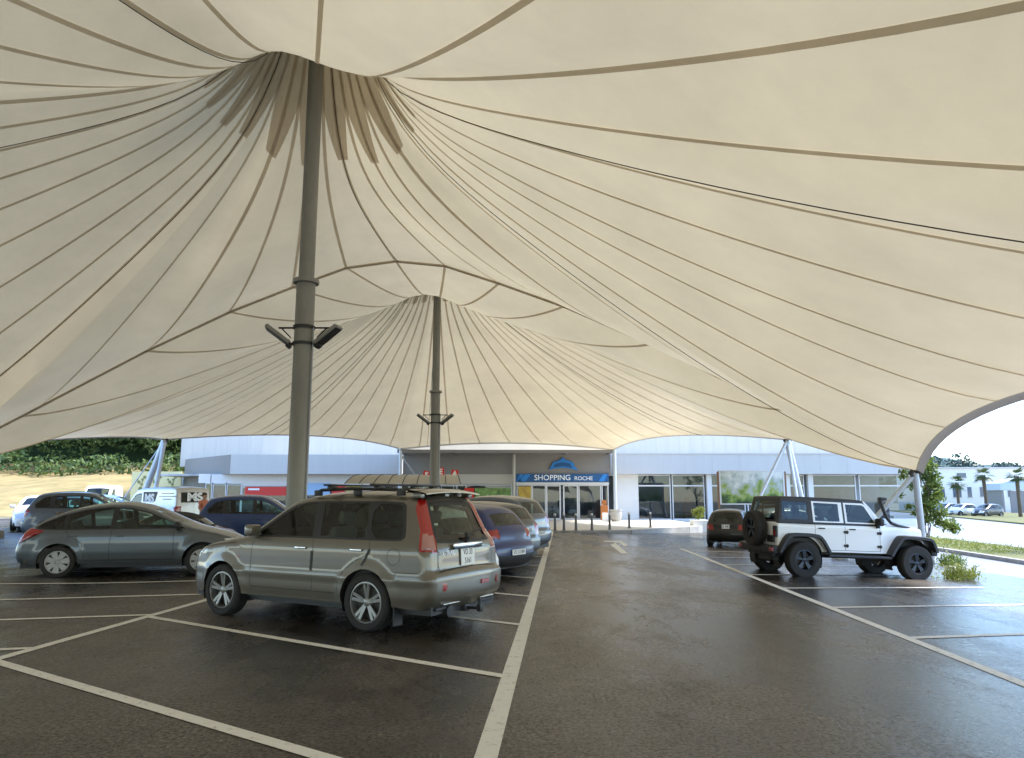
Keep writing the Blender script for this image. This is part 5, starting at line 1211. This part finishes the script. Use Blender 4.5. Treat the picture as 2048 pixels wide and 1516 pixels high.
q = at(1398, 1050, 45); t = thing('planter_shrub', 'small yellowish shrub growing in the white box planter', 'shrub', (q[0], 45, .33)); leaves('foliage', blobs([(0, 0, .3, .35), (.15, .1, .6, .3), (-.2, 0, .5, .25)], 500, .2), .08, M['yellowleaf'], t)
# verge grass tufts as stuff
P = np.stack([rng.uniform(0, 1, 5000), rng.uniform(26.5, 58, 5000), np.zeros(5000)], 1); P[:, 0] = 13.5 + .125 * P[:, 1] + P[:, 0] * (2.8); P[:, 2] = -.33 + rng.uniform(0, .12, 5000)
tag(leaves('verge_tufts', P, .09, M['yellowleaf'], aspect=.3), 'loose yellow green grass growing on the kerbed verge strip', 'grass', kind='stuff')
# palms
def palm(label, x, y, z, h):
    t = thing('palm_tree', label, 'palm', (x, y, z), rng.uniform(0, 6), 'palms in front of the white building')
    b = MB(); b.tube([(0, 0, 0), (.03, 0, h * .5), (0, .02, h * .85), (0, 0, h)], [.2, .17, .2, .24], 9); b.build('trunk', M['bark'], t, smooth=True)
    f = MB()
    for k in range(34):
        a = k * 2.4; el = rng.uniform(-.7, 1.2); L = rng.uniform(.8, 1.25)
        for j in range(9):                                # fan leaf: stalk then blades
            aa = (j - 4) * .22; c0 = Vector((0, 0, h)); st = Vector((cos(a) * cos(el), sin(a) * cos(el), sin(el))); side_ = Vector((-sin(a), cos(a), 0)); tip = c0 + st * L * .45 + (st * cos(aa) + side_ * sin(aa)) * L * .75 + Vector((0, 0, -.25)); b0 = c0 + st * L * .42
            w3 = side_ * .045; mid = (b0 + tip) / 2 + Vector((0, 0, .06)); f.quad(b0, mid - w3, tip, mid + w3)
    f.build('crown', M['palm'], t); return t
for (x, y, Yp, h, lb) in ((1918, 1012, 92, 3.9, 'leftmost palm in front of the white building beyond the road'), (1973, 1016, 86, 4.7, 'middle palm in front of the white building beyond the road'), (2040, 1018, 80, 4.4, 'rightmost palm at the frame edge beyond the road')):
    palm(lb, at(x, y, Yp)[0], Yp, -.45, h)
# white building beyond the road
a = at(1868, 937, 120); t = thing('office_building', 'white two storey flat roofed building beyond the road with dark windows', 'building', (a[0], 120, -.5))
Hh = a[1] + .5; L_ = 46
M['whitewall'] = mat('white_wall', (.78, .77, .73), .8, var=.03); M['winglass'] = mat('dark_window', (.10, .13, .17), .15)
b = MB(); b.box((0, 0, 0), (L_, 12, Hh)); b.build('wall', M['whitewall'], t); b = MB(); b.box((-.3, -.4, Hh), (L_ + .3, 12.3, Hh + .22)); b.build('roof', M['fascia'], t)
k = 0
for (x0, x1, y0, y1) in ((1882, 1891, 975, 995), (1906, 1915, 975, 994), (1918, 1924, 975, 994), (1935, 1945, 974, 994), (1960, 1968, 974, 993), (1980, 1988, 973, 994), (1990, 1999, 973, 994), (2015, 2024, 972, 993), (2034, 2044, 972, 993), (1914, 1933, 946, 955)):
    p = at(x0, y0, 119.9); q = at(x1, y1, 119.9); b = MB(); b.box((p[0] - a[0], -.06, q[1] + .5), (q[0] - a[0], .02, p[1] + .5)); o = b.build('window', M['winglass'], t)
    b = MB(); b.box((p[0] - a[0] - .08, -.10, q[1] + .38), (q[0] - a[0] + .08, -.02, q[1] + .48)); b.build('sill', M['fascia'], o)
p = at(2000, 968, 108); t = thing('bus_shelter', 'small glazed bluish shelter with dark posts at the far right', 'shelter', (p[0], 108, -.45))
b = MB(); b.prism([(0, 4.2), (0, 3.2), (8, 3.2), (8, 4.9), (3.5, 5.0)], 0, 4, 'xz'); b.build('roof', mat('pale_blue_sheet', (.42, .52, .60), .4), t); b = MB(); b.box((.3, .3, 0), (.6, 3.7, 3.2)); b.box((1.4, .2, 0), (8, .3, 3.1)); b.build('wall', M['fascia_d'], t)
# distant wooded hill
b = MB(); rows = []
for j in range(8):
    yy = 330 + j * 30; rows.append([(x, yy, -1 + (23 + 6 * sin(x * .03) + 3 * sin(x * .11)) * sin(pi * j / 9) * float(np.interp(x, [150, 190, 215, 320, 420], [.2, .9, 1.0, .75, .5]))) for x in np.linspace(150, 420, 46)])
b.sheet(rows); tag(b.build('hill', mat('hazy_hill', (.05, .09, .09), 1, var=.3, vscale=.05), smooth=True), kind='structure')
cs = []
for i in range(260): x = rng.uniform(170, 400); cs.append((x, rng.uniform(372, 420), 6 + 13 * float(np.interp(x, [150, 190, 215, 320, 420], [.1, .85, 1.0, .6, .45])) + rng.uniform(-5, 1.5), rng.uniform(2.5, 5)))
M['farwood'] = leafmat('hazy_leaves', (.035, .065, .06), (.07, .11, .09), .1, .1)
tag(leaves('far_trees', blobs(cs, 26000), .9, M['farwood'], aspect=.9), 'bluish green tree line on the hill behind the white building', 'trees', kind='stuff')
# bollard at the right and lamp mast
q = at(1909, 1060, 45); t = thing('road_bollard', 'lone dark bollard standing on the bright road right of the strut', 'bollard', (q[0], 45, -.46)); b = MB(); b.tube([(0, 0, 0), (0, 0, .85)], .09, 10); b.lathe([(0, .85), (.09, .85), (.07, .92), (0, .94)], 10); b.build('post', M['bollard'], t, smooth=True); b = MB(); b.lathe([(.092, .6), (.095, .6), (.095, .7), (.092, .7)], 10, close=True); b.build('reflector_band', M['ball'], t)

# ---------------------------------------------------------------- vehicles
suv, sh_ = make_suv('silver beige off-road estate with roof bars parked in the foreground', (-1.39, 10.21, 0), R(150.3))
sl = math.atan(.042)
hx, hy = cos(JR), sin(JR)
jp, _ = make_jeep('white four-door off-roader with black hardtop, rear spare wheel and snorkel', (JX, JY, gz(JX, JY) - .05), JR)
# follow the sideways fall of the ground
n_ = Vector((.042, 0, 1)).normalized(); f_ = Vector((hx, hy, 0)); f_ = (f_ - n_ * f_.dot(n_)).normalized(); l_ = n_.cross(f_)
jp.rotation_euler = Matrix((f_, l_, n_)).transposed().to_euler()
c4, _ = make_car('coupehatch', M['grey'], 'dark grey rounded hatchback with light wheel covers parked at the left', (-9.45, 16.35, gz(-9, 16)), R(12), style='cap', spokes=7, rimmat=M['hubcap'], step=.06, seg=36, lamp=(.98, .70), extras=dict(handle=M['grey'], mirror=M['trim']))
c4.scale = (1.06, 1.05, 1.02)
b = MB(); b.tube([(-.72, 0, .30), (-.92, 0, .26), (-1.0, 0, .30), (-1.02, 0, .44)], .024, 8); b.lathe([(0, 0), (.03, .01), (.03, .04), (0, .05)], 10, Matrix.Translation((-1.02, 0, .43))); b.build('tow_bar', M['darkmetal'], c4, smooth=True)
RW = R(148)
make_car('hatch', M['white'], 'white car mostly hidden right behind the silver estate', (-1.28, 12.75, 0), RW, group='cars parked beyond the silver estate', step=.07, lamp=(1.0, .72))
make_car('hatch', M['navy'], 'dark blue hatchback with white number plate beyond the silver estate', (-.58, 16.3, 0), RW, group='cars parked beyond the silver estate', lamp=(.98, .82), plate=(.52, ['VD 512 804'], .52, .115), step=.07, black_lower=True, extras=dict(mirror=M['navy']))
make_car('estate', M['midgrey'], 'mid grey estate with roof spoiler beyond the dark blue hatchback', (-.50, 19.3, 0), RW, group='cars parked beyond the silver estate', plate=(.82, ['VD 274 90'], .3, .16))
make_car('suvtall', M['bluegrey'], 'blue grey tall estate at the far end of the parked row', (.05, 22.4, 0), RW, group='cars parked beyond the silver estate', plate=(.62, ['VD 88 413'], .52, .115))
make_car('mini', M['black'], 'small black hatchback seen from behind near the billboard', (8.55, 29.9, gz(8.5, 29.9)), R(66), plate=(.78, ['VD 4417'], .3, .16), lamp=(.86, .66), extras=dict(mirror=M['black'], handle=M['trim']))
make_car('estate', M['white'], 'white car half hidden between the black hatchback and the off-roader', (11.6, 33.6, gz(11, 33)), R(15), step=.12)
make_car('roadster', M['red'], 'dark red convertible with black soft top behind the silver estate', (-7.6, 18.6, gz(-8, 18.6)), R(192), roof_mat=mat('soft_top_cloth', (.02, .019, .02), .95))
make_car('suvtall', M['blue'], 'deep blue tall estate with roof rails behind the red convertible', (-9.3, 24.6, gz(-9.3, 24.6)), R(11), extras=dict(mirror=M['blue']))
van, vsh = make_car('van', M['whitegrey'], 'white delivery van with dark logo panels on side and rear', (-15.3, 34.8, gz(-15, 34.5)), R(146), step=.1)
# van lettering
b = MB(); pl = [(1.70, 1.18), (1.70, 1.78), (.62, 1.78), (.72, 1.18)]
b.prism(pl, vsh.side_pt(1.2, 1.5, 0, 1).y + .004, vsh.side_pt(1.2, 1.5, 0, 1).y + .012, 'xz'); o = b.build('side_logo_panel', M['trim'], van)
tx = text('logo_lettering', 'MS', .52, M['text_white'], o, ext=.003, bold=.025, sx=1.2); tx.matrix_local = Matrix.Translation((1.18, vsh.side_pt(1.2, 1.5, 0, 1).y + .016, 1.46)) @ Matrix(((-1, 0, 0, 0), (0, 0, 1, 0), (0, 1, 0, 0), (0, 0, 0, 1)))
tx = text('logo_lettering', 'MS', .50, M['whitegrey'], van, ext=.003, bold=.025, sx=1.3); tx.matrix_local = Matrix.Translation((-.985, 0, 1.52)) @ Matrix.Rotation(R(4), 4, 'Y') @ Matrix(((0, 0, -1, 0), (-1, 0, 0, 0), (0, 1, 0, 0), (0, 0, 0, 1)))
for i, ww in enumerate((.9, 1.3, .7)):
    b = MB(); b.box((-.2 - ww / 2, vsh.side_pt(0, 1.5, 0, 1).y + .003, 1.68 - i * .13), (-.2 + ww / 2, vsh.side_pt(0, 1.5, 0, 1).y + .008, 1.72 - i * .13)); b.build('side_text_line', M['midgrey'], van)
make_car('hatch', M['white'], 'white hatchback facing the viewer at the left frame edge', (-21.4, 34.2, gz(-21, 34)), R(-62), step=.1)
make_car('suvtall', M['bluegrey'], 'blue grey people carrier between the white hatchback and the grey hatchback', (-16.3, 26.9, gz(-16, 27)), R(17), step=.1)
make_car('hatch', M['white'], 'white car parked behind the white hatchback at the far left', (-26.0, 43.0, gz(-22, 43)), R(8), step=.15)
make_car('estate', M['skyblue'], 'pale blue car behind the blue grey people carrier', (-21.5, 38.2, gz(-21, 38)), R(8), step=.15)
make_car('van', M['white'], 'far white van parked below the dry grass slope', (-30.5, 56.5, gz(-22, 52) + .3), R(-75), step=.15)
make_car('hatch', M['navy'], 'dark blue car roof showing beside the delivery van', (-18.6, 30.8, gz(-18, 31)), R(10), step=.15)
for (x, Yp, mm, lb) in ((1938, 88, 'whitegrey', 'small pale car parked left among the palms'), (1988, 84, 'midgrey', 'small grey car parked right of the middle palm'), (1905, 96, 'bluegrey', 'small blue grey car parked by the leftmost palm')):
    make_car('mini', M[mm], lb, (at(x, 1010, Yp)[0], Yp, -.45), R(200), step=.2, group='cars parked in front of the white building')

# person by the van
def person(label, x, y, rz):
    t = thing('person', label, 'person', (x, y, gz(x, y)), rz)
    J = {'pel': ((0, 0, .95), .14), 'sp': ((0, .02, 1.15), .13), 'ch': ((0, .01, 1.35), .155), 'nk': ((0, 0, 1.50), .055), 'hd': ((0, -.02, 1.62), .095), 'ht': ((0, -.01, 1.70), .085),
         'ls': ((.17, 0, 1.42), .06), 'le': ((.23, .03, 1.15), .042), 'lh': ((.20, -.1, .93), .032), 'rs': ((-.17, 0, 1.42), .06), 're': ((-.24, -.02, 1.15), .042), 'rh': ((-.16, -.2, 1.05), .032),
         'lp': ((.09, 0, .88), .095), 'lk': ((.11, -.05, .48), .06), 'la': ((.11, .05, .08), .042), 'lt': ((.12, -.1, .04), .035), 'rp': ((-.09, 0, .88), .095), 'rk': ((-.10, .0, .48), .06), 'ra': ((-.10, .1, .08), .042), 'rt': ((-.11, -.05, .04), .035)}
    E = [('pel', 'sp'), ('sp', 'ch'), ('ch', 'nk'), ('nk', 'hd'), ('hd', 'ht'), ('ch', 'ls'), ('ls', 'le'), ('le', 'lh'), ('ch', 'rs'), ('rs', 're'), ('re', 'rh'), ('pel', 'lp'), ('lp', 'lk'), ('lk', 'la'), ('la', 'lt'), ('pel', 'rp'), ('rp', 'rk'), ('rk', 'ra'), ('ra', 'rt')]
    pts = {k: v for k, v in J.items()}; edges = list(E)
    for s_, h_ in (('l', (.20, -.1, .93)), ('r', (-.16, -.2, 1.05))):                  # five fingers each
        for k in range(5):
            a = 'f%s%d' % (s_, k); off = (k - 2) * .017; pts[a] = ((h_[0] + off * .4 + (.03 if k == 0 else 0), h_[1] - .02 + off, h_[2] - (.10 if k else .06)), .010); edges.append((s_ + 'h', a))
    idx = {k: i for i, k in enumerate(pts)}; me = bpy.data.meshes.new('body'); me.from_pydata([p[0] for p in pts.values()], [(idx[a], idx[b_]) for a, b_ in edges], [])
    o = bpy.data.objects.new('body', me); col.objects.link(o); sk = o.modifiers.new('s', 'SKIN'); 
    for i, p in enumerate(pts.values()): me.skin_vertices[0].data[i].radius = (p[1], p[1] * .85)
    me.skin_vertices[0].data[0].use_root = True
    ss = o.modifiers.new('u', 'SUBSURF'); ss.levels = 2
    dg = bpy.context.evaluated_depsgraph_get(); m2 = bpy.data.meshes.new_from_object(o.evaluated_get(dg)); bpy.data.objects.remove(o)
    m2.materials.clear(); skin = mat('skin', (.42, .24, .17), .6); shirt = mat('coral_shirt', (.55, .20, .13), .9); trou = mat('beige_trousers', (.30, .24, .19), .9)
    for q in (skin, shirt, trou): m2.materials.append(q)
    for p in m2.polygons:
        c = p.center; p.material_index = 1 if (.92 < c.z < 1.47 and abs(c.x) < .27 and c.y > -.09 and (abs(c.x) < .2 or c.z > 1.2)) else (2 if .1 < c.z <= .92 and abs(c.x) < .17 and c.y > -.12 else 0)
    m2.shade_smooth(); o = bpy.data.objects.new('body', m2); col.objects.link(o); o.parent = t
    b = MB(); b.lathe([(0, -.02), (.085, .0), (.10, .05), (.085, .10), (.04, .13), (0, .135)], 14, Matrix.Translation((0, .015, 1.635))); b.build('hair', mat('brown_hair', (.06, .035, .02), .8), t, smooth=True)
    return t
q = at(409, 1000, 29); person('person in a coral top walking past the rear of the delivery van', q[0], 29, R(60))
